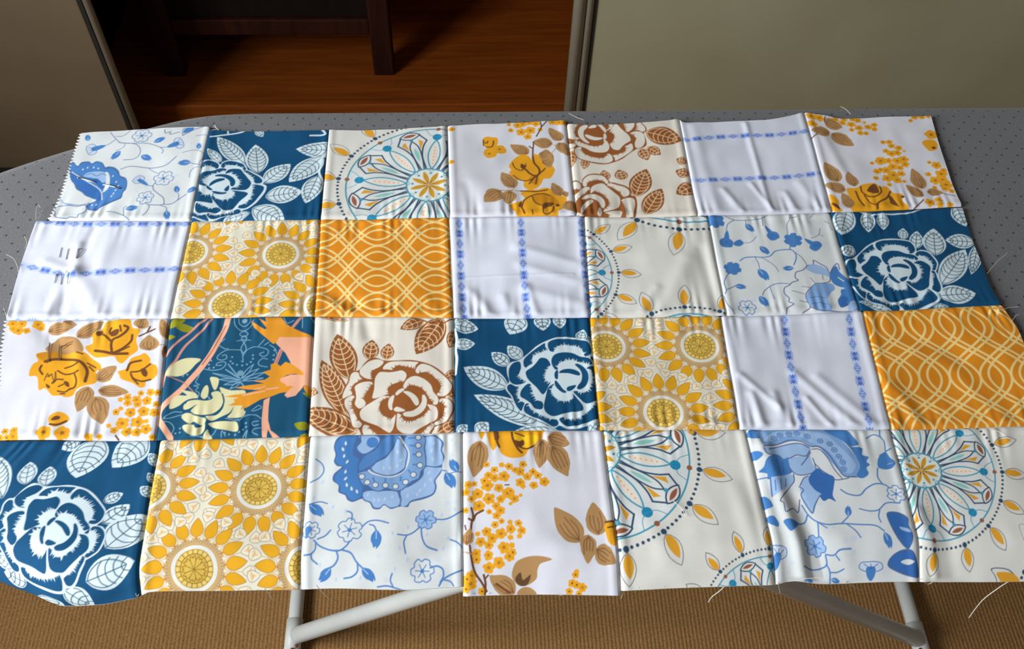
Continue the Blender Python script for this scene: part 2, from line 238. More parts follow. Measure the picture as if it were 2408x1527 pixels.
OPS = {
 (0, 0): [['L','A3',7,[276,17,343,108,396,164,440,178,549,202,603,269,605,347,559,392,471,397]],
  ['L','A3',7,[382,162,497,188,637,193,711,217,788,261,824,301,817,339]],
  ['L','A3',7,[345,118,307,165,271,191]],
  ['L','A3',6,[447,178,439,238,377,272]],
  ['L','A3',7,[788,261,852,264]],
  ['L','A3',6,[337,76,405,74,461,8]],
  ['L','A3',8,[468,517,557,483,733,510,834,504,897,474,963,383]],
  ['L','A3',6,[727,514,775,553,822,582]],
  ['L','A3',8,[777,736,812,746,828,791,886,845,936,889,956,950,934,972,828,971]],
  ['L','A3',8,[953,967,1024,959,1069,917,1136,848]],
  ['L','A3',7,[1069,917,1074,873,1060,838]],
  ['L','A3',7,[812,746,814,719,829,692]],
  ['L','A3',7,[789,949,831,984,830,1036,805,1096]],
  ['L','A3',7,[928,976,987,1002,997,1053]],
  ['L','A3',8,[474,1049,556,1063,630,1097,693,1140]],
  ['L','A3',7,[637,1097,613,1010,632,983]],
  ['L','A3',7,[1110,471,1217,496,1248,524]],
  ['L','A3',6,[1011,338,1111,313,1184,329,1227,370,1191,449,1192,495]],
  ['L','A3',6,[1229,511,1154,526,1123,581,1127,644]],
  ['L','A3',6,[1099,122,1168,111,1251,115]],
  ['bf','A0',[582,90],88],
  ['bf','A0',[889,648],90],
  ['bf','A0',[775,887],76],
  ['bell',[271,191,126,247],165],
  ['bell',[852,264,973,203],171],
  ['bell',[770,736,642,641],118],
  ['bud',[419,276,360,389]],
  ['bud',[626,348,734,411]],
  ['bud',[712,188,813,131]],
  ['bud',[1109,462,986,468]],
  ['bud',[1052,830,1022,741]],
  ['bud',[1140,830,1219,761]],
  ['bud',[629,1019,742,1001]],
  ['bud',[994,1036,1028,1138]],
  ['bud',[1158,303,1143,218]],
  ['bud',[98,120,65,31]],
  ['P','A3',[-5,408,24,401,69,455,93,407,158,397,191,425,226,398,286,423,326,484,351,476,408,489,459,540,484,598,538,628,568,694,576,777,559,822,560,885,516,920,460,956,407,1000,379,1036,310,1027,264,963,338,900,231,851,179,802,122,762,86,693,48,642,13,541]],
  ['P','A1',[3,429,28,421,74,475,103,423,162,412,194,440,231,418,282,437,323,503,392,508,449,558,481,617,535,647,558,694,560,767,547,812,543,867,498,902,441,937,388,982,366,1018,311,1009,284,963,378,900,386,855,314,751,218,680,149,609,75,545,23,522]],
  ['P','A7',[31,562,124,617,249,701,345,798,389,891,338,900,245,851,192,803,131,743,91,683,53,633]],
  ['P','A2',[154,599,177,552,262,538,333,552,363,602,370,668,329,695,303,731,280,655,240,624]],
  ['P','A0',[340,553,369,564,398,641,409,754,368,808,371,734,366,649]],
  ['P','A7',[244,643,289,636,371,734,330,761,290,703]],
  ['L','A0',9,[32,532,97,586,218,680,341,780,388,900]],
  ['L','A3',7,[163,580,220,565,268,597,316,570,354,592]],
  ['drop','A0',[127,504],14],
  ['drop','A0',[166,482],14],
  ['drop','A0',[217,481],14],
  ['drop','A0',[264,499],14],
  ['drop','A0',[425,605],14],
  ['drop','A0',[460,677],14],
  ['drop','A0',[491,729],14],
  ['drop','A0',[476,783],14],
  ['drop','A0',[479,825],14],
  ['drop','A0',[460,856],14],
  ['drop','A0',[317,963],13],
  ['drop','A0',[356,964],13],
  ['P','A0',[-13,698,14,670,55,672,116,762,181,812,271,898,229,934,142,933,92,941,41,884,41,836,-7,805]],
  ['L','A3',7,[8,883,56,931,128,951,211,962,282,935]],
  ['L','A2',10,[20,902,82,951,158,961]],
  ['L','A3',9,[37,1100,13,1025,19,978,69,969,120,965,189,976,257,963,285,1018,270,1063,237,1081,236,1118,169,1109,149,1127,69,1119,37,1100]],
  ['L','A3',8,[971,116,962,28,1023,12]],
  ['P','A1',[980,88,977,29,1051,8,1057,43]],
  ['L','A3',9,[977,112,1064,43,1136,5,1241,-29]],
  ['L','A3',8,[786,25,802,71,848,55,847,89,934,65]]],
 (0, 1): [['leaf',[178,436,36,265],93],
  ['leaf',[387,454,107,95],185],
  ['leaf',[525,585,457,179],205],
  ['leaf',[588,714,800,457],196],
  ['leaf',[618,894,944,843],234],
  ['leaf',[522,1033,818,1215],235],
  ['leaf',[510,1094,276,1185],112],
  ['leaf',[1289,295,834,253],219],
  ['leaf',[1090,363,813,711],227],
  ['leaf',[1067,633,986,991],187],
  ['leaf',[446,-31,514,71],78],
  ['L','ink',20,[1267,283,1093,363,1092,476,1070,587,1127,727]],
  ['L','ink',18,[45,98,106,78,199,51,298,20,340,-5]],
  ['L','ink',15,[184,-33,199,51]],
  ['L','ink',20,[1044,-19,1082,62,949,71]],
  ['peony',[0.0037,-0.8953,0.9771,0.0196,-61.4554,138.9131]]],
 (0, 2): [['mand',[968,795],760,-172.2]],
 (0, 3): [['fl',[597,21],25],
  ['fl',[682,32],46],
  ['fl',[732,19],42],
  ['fl',[797,2],38],
  ['fl',[859,27],42],
  ['fl',[611,100],29],
  ['fl',[712,131],50],
  ['fl',[801,116],54],
  ['fl',[771,200],40],
  ['fl',[896,113],27],
  ['fl',[1023,12],42],
  ['fl',[1087,21],46],
  ['fl',[1136,34],38],
  ['fl',[41,56],34],
  ['fl',[31,533],31],
  ['P','D1',[337,207,380,178,429,190,477,201,481,262,473,302,521,304,553,355,551,405,509,423,468,417,452,461,410,480,369,479,337,419,353,360,374,340,341,309,332,258]],
  ['fl',[491,358],49],
  ['fl',[392,420],49],
  ['L','D3',12,[344,228,341,299]],
  ['L','D3',12,[356,259,373,270,385,240]],
  ['L','D3',14,[368,325,416,321,435,281,439,241]],
  ['tan',[1095,282,982,91],122],
  ['tan',[1002,317,809,272],147],
  ['tan',[764,434,598,292],134],
  ['tan',[1059,300,1142,488],116],
  ['tan',[876,419,998,559],144],
  ['tan',[609,886,494,681],146],
  ['tan',[479,921,316,1065],168],
  ['tan',[567,922,531,1095],141],
  ['L','D3',14,[900,-12,909,81,855,200]],
  ['L','D3',14,[967,3,909,81]],
  ['L','D3',14,[777,331,811,357,822,278]],
  ['L','D3',16,[811,357,802,494]],
  ['L','D4',8,[993,434,1048,348,1014,337]],
  ['L','D4',9,[479,921,675,924]],
  ['L','D4',9,[609,886,560,931]],
  ['P','D1',[570,591,630,487,695,440,756,453,794,513,820,436,866,477,901,565,956,567,999,644,988,700,949,764,887,772,863,827,812,890,730,898,692,860,695,795,622,774,565,687,587,659]],
  ['P','D2',[752,759,816,714,841,752,821,844,755,815]],
  ['L','D3',20,[803,474,812,562,849,630,851,696,815,733,762,703,724,645]],
  ['P','D3',[688,567,721,587,730,549,733,607,704,644,678,614]],
  ['L','D3',12,[606,554,623,622,676,662,718,635]],
  ['L','D3',12,[604,726,669,785,750,787,836,724,911,632]],
  ['L','D3',14,[851,696,895,660]],
  ['L','D3',14,[815,733,770,797,747,833]],
  ['L','D3',14,[828,742,808,835]],
  ['tan',[887,564,1001,521],163],
  ['tan',[875,438,983,482],142],
  ['P','D1',[660,951,744,898,811,909,893,883,946,902,996,967,1074,1004,1082,1066,1049,1145,992,1189,961,1249,643,1248,593,1185,544,1104,640,1060,696,1016]],
  ['P','D2',[778,990,888,956,979,1011,1000,1092,864,1117,792,1089]],
  ['P','D3',[851,1108,887,1077,960,1083,930,1127,896,1135,854,1170]],
  ['L','D3',14,[855,1152,857,1214,897,1223,939,1188,957,1127]],
  ['L','D3',14,[663,1124,695,1034,786,972,875,960,927,984]],
  ['L','D3',13,[765,990,787,1071,851,1117]],
  ['L','D3',15,[661,924,809,931,912,911]],
  ['P','D3',[630,1114,661,1052,670,1124,691,1213,672,1213,656,1141]],
  ['L','D3',12,[754,1169,757,1222]],
  ['D','D3',20,[992,1110]],
  ['tan',[1035,985,959,820],112],
  ['tan',[1049,977,1105,951],92],
  ['tan',[1069,1066,1158,1199],132]],
 (0, 4): [['leaf',[758,130,1099,302],246],
  ['leaf',[754,339,869,463],116],
  ['leaf',[687,354,739,517],121],
  ['leaf',[14,378,4,603],103],
  ['leaf',[154,477,118,633],88],
  ['leaf',[317,787,305,640],103],
  ['leaf',[482,780,445,637],130],
  ['leaf',[567,994,714,631],210],
  ['leaf',[634,1226,828,894],193],
  ['leaf',[1116,591,1015,530],103],
  ['leaf',[1119,749,988,677],120],
  ['leaf',[1160,862,954,974],166],
  ['peony',[-0.7606,0.6536,-0.6548,-0.8993,136.8624,38.5298]],
  ['peony',[-0.1012,-1.163,1.0151,-0.4231,-62.7588,238.197]]],
 (0, 5): [['stripe',[-55,299,320,227,799,221,1303,267]],
  ['stripe',[6,843,343,827,697,822,1293,827]]],
 (0, 6): [['fl',[58,41],50],
  ['fl',[138,48],51],
  ['fl',[53,152],50],
  ['fl',[361,68],38],
  ['fl',[439,93],43],
  ['fl',[515,31],39],
  ['fl',[507,149],43],
  ['fl',[431,173],30],
  ['fl',[505,229],34],
  ['fl',[579,67],21],
  ['fl',[601,139],39],
  ['fl',[667,111],34],
  ['fl',[658,175],34],
  ['fl',[561,237],30],
  ['fl',[469,13],34],
  ['fl',[385,13],34],
  ['fl',[300,26],35],
  ['fl',[1043,65],26],
  ['fl',[1095,12],39],
  ['fl',[1166,15],35],
  ['fl',[1232,7],30],
  ['fl',[706,373],30],
  ['fl',[769,376],34],
  ['fl',[779,434],38],
  ['fl',[843,469],38],
  ['fl',[708,502],34],
  ['fl',[756,546],46],
  ['fl',[814,539],42],
  ['fl',[887,517],17],
  ['fl',[538,658],25],
  ['fl',[629,634],58],
  ['fl',[707,639],42],
  ['fl',[791,649],50],
  ['fl',[858,633],50],
  ['fl',[857,703],46],
  ['fl',[731,725],50],
  ['fl',[656,770],50],
  ['fl',[797,749],37],
  ['fl',[562,779],41],
  ['fl',[602,757],33],
  ['fl',[711,843],58],
  ['fl',[638,882],53],
  ['fl',[730,912],49],
  ['fl',[793,828],41],
  ['fl',[526,875],32],
  ['fl',[795,936],24],
  ['fl',[637,974],28],
  ['fl',[1209,288],69],
  ['fl',[1102,696],25],
  ['fl',[1164,740],50],
  ['fl',[1058,853],33],
  ['fl',[1185,860],58],
  ['fl',[1218,813],33],
  ['fl',[1108,939],57],
  ['fl',[1179,939],49],
  ['fl',[1196,1008],65],
  ['fl',[1074,1039],28],
  ['fl',[1176,1055],40],
  ['fl',[1227,1096],32],
  ['fl',[967,1236],52],
  ['fl',[1060,1209],40],
  ['fl',[1056,1270],36],
  ['fl',[1151,1280],36],
  ['P','D1',[1094,398,1159,359,1228,373,1242,447,1222,509,1151,536,1117,493]],
  ['D','D3',20,[1194,487]],
  ['tan',[202,252,17,246],154],
  ['tan',[176,103,348,133],178],
  ['tan',[214,259,406,408],188],
  ['tan',[143,928,63,673],164],
  ['tan',[187,1037,1,957],141],
  ['tan',[289,988,263,791],125],
  ['tan',[950,1051,914,766],147],
  ['tan',[921,1154,797,984],120],
  ['tan',[981,1091,1138,1110],105],
  ['tan',[215,1270,144,1073],145],
  ['P','D1',[16,1089,70,1125,90,1187,69,1247,100,1291,-2,1286,8,1184]],
  ['P','D3',[13,1193,62,1220,75,1281,28,1245]],
  ['P','D1',[198,1019,292,1007,372,959,495,946,532,996,602,1000,650,1089,730,1104,712,1197,745,1283,696,1335,206,1305,239,1200,208,1127]],
  ['P','D3',[396,1036,453,972,497,965,507,1071,461,1087,403,1065]],
  ['L','D3',16,[345,987,341,1063,389,1121,458,1125,528,1072,532,996]],
  ['L','D3',18,[281,1054,291,1155,319,1238]],
  ['L','D3',20,[440,1282,465,1209,564,1150,620,1068]],
  ['P','D3',[587,1114,617,1134,647,1258,593,1226]],
  ['L','D3',12,[584,1207,652,1267]],
  ['D','D3',18,[724,1141]],
  ['L','D3',14,[350,1110,390,1205,444,1236]],
  ['L','D3',12,[-7,366,65,299]],
  ['L','D3',12,[178,93,203,16]],
  ['L','D3',14,[795,1304,916,1196]],
  ['L','D3',10,[897,1038,931,1145]],
  ['L','D3',9,[1122,1118,1242,1164]]],
 (1, 0): [['stripe',[-3,16,421,51,912,50,1329,40]],
  ['stripe',[9,510,222,573,409,628,503,628,837,590,1315,558]],
  ['stripe',[-8,1105,408,1108,895,1109]]],
 (1, 1): [['med',[832,406]],
  ['med',[445,946]],
  ['med',[44,371]],
  ['med',[1216,966]],
  ['med',[378,-300]],
  ['med',[1215,-251]]],
 (1, 2): [['ogee',[513,200],[498,-8],[-1,260]]],
 (1, 3): [['stripe',[86,-15,81,810,92,1148]],
  ['stripe',[622,-9,623,699,637,1146]],
  ['stripe',[1149,-6,1157,673,1184,1148]]],
 (1, 4): [['mand',[-355,673],565,-0.8],
  ['mand',[985,-817],904,97.5],
  ['mand',[815,1796],678,-69.0]],
 (1, 5): [['bf','A1',[60,71],83],
  ['bf','A1',[724,330],81],
  ['bf','A1',[128,630],74],
  ['bf','A0',[189,1052],75],
  ['L','A3',7,[146,9,221,62,330,74,428,69,494,53,557,13]],
  ['L','A3',7,[146,183,171,111,234,67]],
  ['L','A3',6,[337,75,335,125]],
  ['L','A3',7,[493,57,488,140]],
  ['L','A3',6,[398,3,418,45,443,64]],
  ['L','A3',6,[278,335,340,333,380,298,407,263]],
  ['L','A3',6,[761,12,739,86,705,148,691,257]],
  ['L','A3',6,[743,67,816,52]],
  ['L','A3',6,[939,66,993,13,1071,12]],
  ['L','A3',6,[892,319,970,278,1001,198]],
  ['L','A3',6,[984,278,1007,297]],
  ['L','A4',11,[209,547,255,514,336,508,415,519,486,505,536,454,607,440,681,443,713,488,707,548,673,616]],
  ['L','A4',10,[683,399,674,443]],
  ['L','A3',7,[714,479,757,533,783,603,788,646]],
  ['L','A3',7,[348,517,364,578,367,638]],
  ['L','A3',6,[402,519,454,564,503,626,525,686]],
  ['L','A3',8,[86,688,51,737,29,795,37,869,18,910]],
  ['L','A3',8,[37,869,80,846,123,823]],
  ['L','A3',8,[341,928,369,880,445,825,520,812,591,823]],
  ['L','A3',6,[422,841,425,899,437,973]],
  ['L','A3',7,[8,926,20,1015,55,1080,68,1120]],
  ['L','A3',6,[1108,157,1061,118]],
  ['L','A3',6,[1097,175,1106,230]],
  ['bell',[153,183,118,361],134],
  ['bell',[505,140,566,296],118],
  ['bell',[829,321,930,427],140],
  ['P','A1',[191,328,251,294,278,339,238,373,192,363]],
  ['bud',[330,116,396,209]],
  ['bud',[412,388,482,487]],
  ['bud',[666,650,565,654]],
  ['bud',[352,646,422,775]],
  ['bud',[117,822,218,842]],
  ['bud',[313,935,370,1051]],
  ['P','A0',[791,629,851,572,909,618,974,689,974,807,821,833,736,920,700,1000,713,1089,652,1134,503,1136,525,1089,587,1039,552,985,534,911,558,855,678,785,667,709,719,686]],
  ['L','A5',9,[791,629,741,678,676,701,657,759,678,789,621,808,588,839,544,862,532,919,562,970,554,1010,590,1039,528,1073,511,1128]],
  ['L','A5',9,[791,629,848,615,858,572,915,618,955,654,966,722,954,806,889,828,821,833,756,888,712,943,711,1008,721,1081,653,1126]],
  ['L','A5',6,[697,856,760,872]],
  ['L','A5',6,[602,898,700,935]],
  ['L','A5',6,[646,1005,714,1025]],
  ['L','A5',6,[789,765,816,824]],
  ['L','A5',6,[904,728,898,786]],
  ['P','A2',[771,663,835,614,905,635,960,688,958,756,909,737,833,716]],
  ['P','A6',[716,952,763,888,819,841,955,831,981,890,931,937,888,1008,903,1113,798,1116,730,1073,716,1017]],
  ['P','A1',[983,706,1045,641,1063,710,1102,771,1139,814,1169,882,1147,947,1073,894,990,849,966,781]],
  ['P','A1',[1038,901,1139,897,1158,980,1126,1059,1031,1071,979,1012,1016,941]],
  ['P','A0',[942,945,1000,924,1020,949,977,1020,969,1084,909,1090,906,1017]],
  ['P','A7',[981,1004,1034,974,1072,1008,1037,1047,1057,1072,991,1101,973,1068]],
  ['L','A5',9,[973,723,1023,648,1065,616,1069,685]],
  ['L','A5',9,[721,1081,798,1116,888,1124,1016,1134,1125,1116,1152,1061]],
  ['L','A0',10,[1036,768,1073,811]],
  ['P','A2',[1077,1041,1146,1028,1150,1093,1082,1129,1041,1112]],
  ['L','A6',7,[762,921,844,908,919,928]],
  ['L','A7',6,[742,985,804,972,866,991]],
  ['L','A7',6,[743,1042,816,1037,871,1056]]],
 (1, 6): [['leaf',[168,-32,36,290],209],
  ['leaf',[349,6,301,261],136],
  ['leaf',[483,33,449,235],115],
  ['leaf',[597,363,635,227],95],
  ['leaf',[687,478,752,271],126],
  ['leaf',[844,569,912,251],215],
  ['leaf',[807,903,1144,507],227],
  ['leaf',[1260,426,988,391],169],
  ['leaf',[1286,443,1109,804],121],
  ['leaf',[736,1019,1078,1014],199],
  ['leaf',[1184,-28,1222,238],171],
  ['leaf',[122,505,-3,435],142],
  ['leaf',[277,1130,16,1046],87],
  ['leaf',[650,1133,787,1136],58],
  ['L','ink',15,[282,13,360,57,435,50,587,55,721,50,799,30,863,-4]],
  ['peony',[0.7479,-0.6592,0.6539,0.7403,-62.4649,60.6802]]],
 (2, 0): [['tan',[327,117,548,56],119],
  ['tan',[562,191,760,32],131],
  ['tan',[441,19,556,66],50],
  ['tan',[414,296,570,209],194],
  ['P','D4',[331,295,405,207,484,173,569,200,627,298,584,359,419,357]],
  ['L','D3',9,[447,279,491,244,538,231]],
  ['L','D3',9,[452,261,479,261,533,253]],
  ['L','D3',8,[468,288,520,253]],
  ['tan',[1037,108,1075,0],121],
  ['tan',[1275,218,1201,11],96],
  ['tan',[1140,330,1119,172],157],
  ['L','D3',14,[1044,184,1103,149,1162,114]],
  ['L','D3',14,[1103,149,1122,91]],
  ['L','D4',8,[1184,283,1260,275]],
  ['tan',[1260,280,1251,410],42],
  ['fl',[59,50],43],
  ['fl',[128,51],39],
  ['fl',[107,114],47],
  ['fl',[169,115],31],
  ['fl',[252,53],47],
  ['fl',[275,80],31],
  ['fl',[64,96],31],
  ['P','D1',[639,281,691,246,682,157,747,113,775,50,841,19,959,16,987,98,1051,117,1026,215,1049,320,993,380,943,449,900,431,868,379,793,387,724,386,665,333]],
  ['P','D3',[813,150,851,114,886,119,876,168,843,181]],
  ['L','D3',15,[821,96,812,141,836,177]],
  ['L','D3',16,[889,79,901,133]],
  ['L','D3',22,[923,79,953,98,936,142,892,186,846,213,837,265,851,344]],
  ['L','D3',20,[834,230,773,167,722,140]],
  ['P','D3',[708,140,762,127,752,167,718,175]],
  ['L','D3',26,[719,321,789,335,859,353,970,354]],
  ['L','D3',20,[865,344,930,301,986,232,991,170]],
  ['L','D3',15,[899,336,977,285]],
  ['P','D1',[224,563,247,452,286,417,267,347,361,322,460,349,568,332,637,333,712,403,771,456,774,507,740,515,754,608,729,641,661,658,601,691,579,748,525,764,481,748,419,748,357,682,309,698,287,572]],
  ['P','D2',[268,356,361,322,445,340,457,401,355,418,327,417]],
  ['L','D3',26,[341,422,395,401,463,397,553,406,624,437,671,515,664,616]],
  ['L','D3',18,[316,461,304,504,327,547]],
  ['L','D3',15,[443,513,500,548,562,540,602,514]],
  ['L','D3',15,[576,548,594,607,585,666,545,691]],
  ['L','D3',15,[497,488,557,463,590,437]],
  ['P','D3',[497,615,533,624,543,666,514,657]],
  ['L','D3',14,[408,632,441,598,489,599]],
  ['L','D3',13,[456,707,513,715,551,682]],
  ['L','D3',12,[459,666,499,641]],
  ['L','D3',12,[479,732,514,732]],
  ['P','D3',[360,640,389,657,395,682,370,674]],
  ['L','D3',13,[682,472,720,515]],
  ['L','D3',14,[575,333,625,350]],
  ['L','D3',14,[666,438,731,481]],
  ['L','D5',8,[354,229,356,295,363,383,359,435]],
  ['L','D5',8,[432,252,435,322,444,401]],
  ['L','D5',8,[344,607,365,539,377,573,396,547,421,615,426,522,434,607,409,640]],
  ['L','D5',7,[356,573,403,547]],
  ['tan',[754,608,897,474],130],
  ['P','D1',[914,525,975,500,1002,406,1068,373,1108,352,1154,408,1158,451,1209,477,1223,553,1186,603,1138,619,1135,661,1095,677,1035,635,948,601,924,559]],
  ['L','D3',20,[1083,425,1005,449,983,517]],
  ['P','D3',[1087,510,1121,502,1145,544,1134,578,1105,561]],
  ['L','D3',15,[1012,534,1074,527,1114,502,1159,460]],
  ['L','D3',16,[1014,551,1038,593,1103,619,1172,603]],
  ['L','D3',14,[1031,593,1078,644]],
  ['tan',[696,666,631,893],147],
  ['tan',[769,699,1015,717],113],
  ['tan',[754,757,839,1003],175],
  ['fl',[1006,762],33],
  ['fl',[1077,783],37],
  ['fl',[1011,810],33],
  ['fl',[1089,823],33],
  ['fl',[1162,792],41],
  ['fl',[1107,726],26],
  ['fl',[1183,719],34],
  ['fl',[1239,723],30],
  ['fl',[952,782],22],
  ['fl',[1236,828],29],
  ['fl',[964,862],20],
  ['fl',[1041,898],44],
  ['fl',[1144,887],48],
  ['fl',[1229,900],40],
  ['fl',[930,894],29],
  ['fl',[990,992],55],
  ['fl',[1106,982],51],
  ['fl',[1175,978],22],
  ['fl',[889,1015],21],
  ['fl',[935,1054],32],
  ['fl',[1033,1070],43],
  ['fl',[1110,1075],40],
  ['fl',[1182,1048],47],
  ['fl',[751,1119],36],
  ['fl',[832,1111],25],
  ['fl',[407,1085],61],
  ['fl',[548,1088],65],
  ['fl',[108,1073],29],
  ['fl',[175,1065],32],
  ['fl',[177,1119],43],
  ['fl',[76,1127],28],
  ['fl',[1238,1122],28],
  ['fl',[130,1127],28],
  ['P','D1',[421,972,435,925,493,897,559,925,580,972,525,1019,458,1034]],
  ['P','D3',[441,964,471,936,506,940,503,964,457,980]],
  ['L','D3',20,[441,1011,496,1015,560,980]],
  ['L','D3',15,[955,1104,979,1135]]],
 (2, 1): [['L','I7',7,[511,10,524,89,575,143,623,135,654,92,665,39]],
  ['L','I7',7,[546,11,557,73,600,100,639,65,642,12]],
  ['L','I7',7,[596,143,564,177,600,204,632,178,596,143]],
  ['L','I7',7,[599,195,580,220,602,238,625,217,599,195]],
  ['L','I7',7,[548,245,588,238,604,264,623,238,657,243]],
  ['L','I7',7,[604,264,586,306,588,339,600,365,622,340,624,306,604,264]],
  ['L','I7',7,[605,390,588,339,533,330,466,337,415,377,404,410,439,428,478,412,469,379,443,386]],
  ['L','I7',7,[608,382,636,332,688,308,750,318,800,344,795,386,762,402,734,376,767,360]],
  ['L','I7',7,[602,390,609,448,595,440]],
  ['L','I7',7,[310,507,379,521,445,510,476,470,460,445,414,452,402,476,443,477]],
  ['L','I7',7,[798,428,763,419,731,451,740,485,802,502]],
  ['L','I7',7,[408,285,458,320,485,320]],
  ['L','I7',7,[426,251,451,218]],
  ['L','I7',7,[722,300,754,258,766,241]],
  ['L','I7',7,[769,293,802,268]],
  ['L','I7',7,[265,917,173,923,83,951,37,950,105,898,171,900]],
  ['L','I7',7,[40,981,87,989,124,1035,110,1094,88,1064]],
  ['L','I7',7,[614,995,664,951,736,945,784,977]],
  ['L','I7',7,[766,1000,720,1006,729,1036,768,1030]],
  ['L','I7',7,[790,1061,737,1067,726,1096,767,1120]],
  ['L','I7',7,[256,1112,335,1121,362,1137]],
  ['L','I7',7,[414,1124,437,1095,448,1065]],
  ['L','I7',7,[707,906,757,861,779,885,714,914]],
  ['L','I7',7,[513,969,580,986,613,980]],
  ['L','I7',7,[279,531,269,579,253,627,282,652,242,659,277,676,260,707,289,731,280,786]],
  ['L','I7',7,[810,293,853,328,870,379]],
  ['L','I7',7,[905,17,936,79,990,53]],
  ['L','I7',7,[1058,18,1059,124]],
  ['L','I7',7,[1120,18,1150,63]],
  ['L','I7',7,[492,1126,495,1081,524,1120]],
  ['L','I7',7,[656,1131,686,1080,676,1132]],
  ['L','I7',7,[601,620,501,596,381,549]],
  ['L','I7',7,[601,620,481,573,381,549]],
  ['L','I7',7,[601,620,523,625,425,607]],
  ['L','I7',7,[601,620,503,602,425,607]],
  ['L','I7',7,[593,603,555,549,496,470]],
  ['L','I7',7,[593,603,534,525,496,470]],
  ['L','I7',7,[593,603,546,573,479,519]],
  ['L','I7',7,[593,603,526,550,479,519]],
  ['L','I7',7,[606,604,659,551,692,475]],
  ['L','I7',7,[606,604,639,528,692,475]],
  ['L','I7',7,[613,604,684,572,735,517]],
  ['L','I7',7,[613,604,664,549,735,517]],
  ['L','I7',7,[621,620,716,597,792,551]],
  ['L','I7',7,[621,620,696,574,792,551]],
  ['L','I7',7,[615,628,705,629,775,608]],
  ['L','I7',7,[615,628,685,606,775,608]],
  ['L','I7',7,[602,636,574,678,526,698]],
  ['L','I7',7,[602,636,554,655,526,698]],
  ['L','I7',7,[602,636,634,680,647,701]],
  ['L','I7',7,[602,636,614,657,647,701]],
  ['L','I7',7,[602,636,549,658,476,656]],
  ['L','I7',7,[602,636,529,635,476,656]],
  ['D','I8',26,[596,555]],
  ['D','I8',22,[596,47]],
  ['D','I7',8,[521,401,511,442,529,463,564,476,605,483,641,474,670,451,685,421,683,388,358,430,344,467,383,496,347,500,183,557,151,569,671,1015,674,1049,652,1071,627,1093,596,1114,550,1109,519,1097,174,1081,142,1088,171,1043,847,391,851,345,846,433,358,764,372,780]],
  ['P','I6',[34,10,123,16,78,81,5,106]],
  ['P','I6',[59,98,104,64,160,82,204,114,152,147,96,133]],
  ['P','I6',[4,175,61,197,12,226]],
  ['P','I6',[1039,1031,1078,1016,1145,1026,1141,1087,1082,1089]],
  ['P','I6',[1092,752,1146,761,1148,793,1127,788]],
  ['P','I6',[1084,1138,1149,1117,1151,1147]],
  ['L','I4',20,[298,6,234,66,160,160,97,228,37,311,3,378]],
  ['L','I4',20,[333,15,278,111,217,196,155,271,115,346,81,429,40,494,14,566,-4,662]],
  ['L','I3',46,[466,0,444,123,404,234,353,368,283,498,211,602,152,689,80,774,3,873,-2,950,37,1018,106,1124]],
  ['L','I5',7,[448,88,403,225,358,343,293,466]],
  ['L','I3',25,[283,498,146,697,4,881]],
  ['L','I4',24,[1057,0,980,123]],
  ['L','I4',30,[902,346,862,479]],
  ['L','I5',5,[906,346,865,479]],
  ['L','I4',7,[14,566,83,592,167,634,218,690,240,714]],
  ['P','I2',[12,550,58,470,114,421,180,402,276,416,239,465,191,529,128,569,47,571]],
  ['P','I2',[363,585,418,591,433,623,419,695,399,698,374,638]],
  ['P','I2',[304,755,318,684,342,657,359,693,357,756,333,787]],
  ['P','I2',[75,867,81,790,124,748,197,749,139,697,220,714,262,731,282,774,227,785,188,800,139,845]],
  ['P','I2',[179,846,202,808,267,793,348,803,399,781,382,733,427,715,463,743,482,822,460,883,398,928,319,933,237,901,284,833,228,870,188,877]],
  ['P','I2',[444,680,492,697,540,714,594,715,649,733,646,889,661,912,644,958,585,967,526,962,555,917,565,863,542,917,479,953,402,985,359,942,438,937,486,876,487,799,462,735]],
  ['P','I2',[174,930,211,908,292,933,361,965,352,1018,320,1020,271,989,240,1007,183,961]],
  ['P','I2',[188,1021,267,1015,289,1046,328,1039,358,1010,357,1078,308,1113,227,1089]],
  ['P','I2',[385,1011,456,994,548,997,601,1006,614,1085,528,1075,434,1050]],
  ['P','I2',[382,1063,399,1101,421,1139,355,1133]],
  ['L','I0',12,[469,744,488,815,467,884,404,932,332,938]],
  ['L','I0',10,[237,901,279,932,360,957]],
  ['L','I0',10,[190,823,214,792,280,782]],
  ['S','I1',[645,48,703,93,760,138,780,129,705,22,770,68,760,15,885,16,930,88,994,132,1079,177,1149,212,1158,247,890,252,837,285,728,172,677,119]],
  ['S','I3',[882,218,1157,221,1159,745,1129,689,1088,663,1064,727,1039,774,973,793,952,764,1009,710,926,668,903,611,989,580,1084,582,999,515,976,448,938,372,857,277]],
  ['S','I1',[828,478,868,463,903,496,942,456,998,482,1054,532,1097,574,1084,590,1023,573,962,580,903,619,953,669,1022,694,971,741,917,748,852,778,767,807,684,867,620,896,637,858,524,854,575,825,560,801,592,786,485,771,570,754,643,748,755,720,647,709,566,691,632,676,791,657,702,634,789,624,828,593,771,551,831,528]],
  ['P','I1',[1096,696,1136,689,1153,769,1119,752]],
  ['L','I3',14,[808,713,914,692,1007,662]],
  ['L','I3',12,[796,729,730,743,631,764]],
  ['L','I3',10,[714,711,793,689]],
  ['P','I3',[952,772,996,710,1061,671,1102,672,1064,735,1013,782]],
  ['P','I3',[910,619,990,597,1126,624,1156,673,1062,687,940,676]],
  ['P','I1',[898,643,953,669,949,709,909,724]],
  ['S','I3',[794,815,839,785,835,879,838,994,864,1086,933,1140,880,1142,843,1077,834,1137,801,1136,789,993]]],
 (2, 2): [['leaf',[282,940,74,433],196],
  ['leaf',[298,616,187,179],219],
  ['leaf',[451,436,470,234],134],
  ['leaf',[584,437,604,273],110],
  ['leaf',[377,1096,-74,876],228],
  ['leaf',[1043,625,1181,536],84],
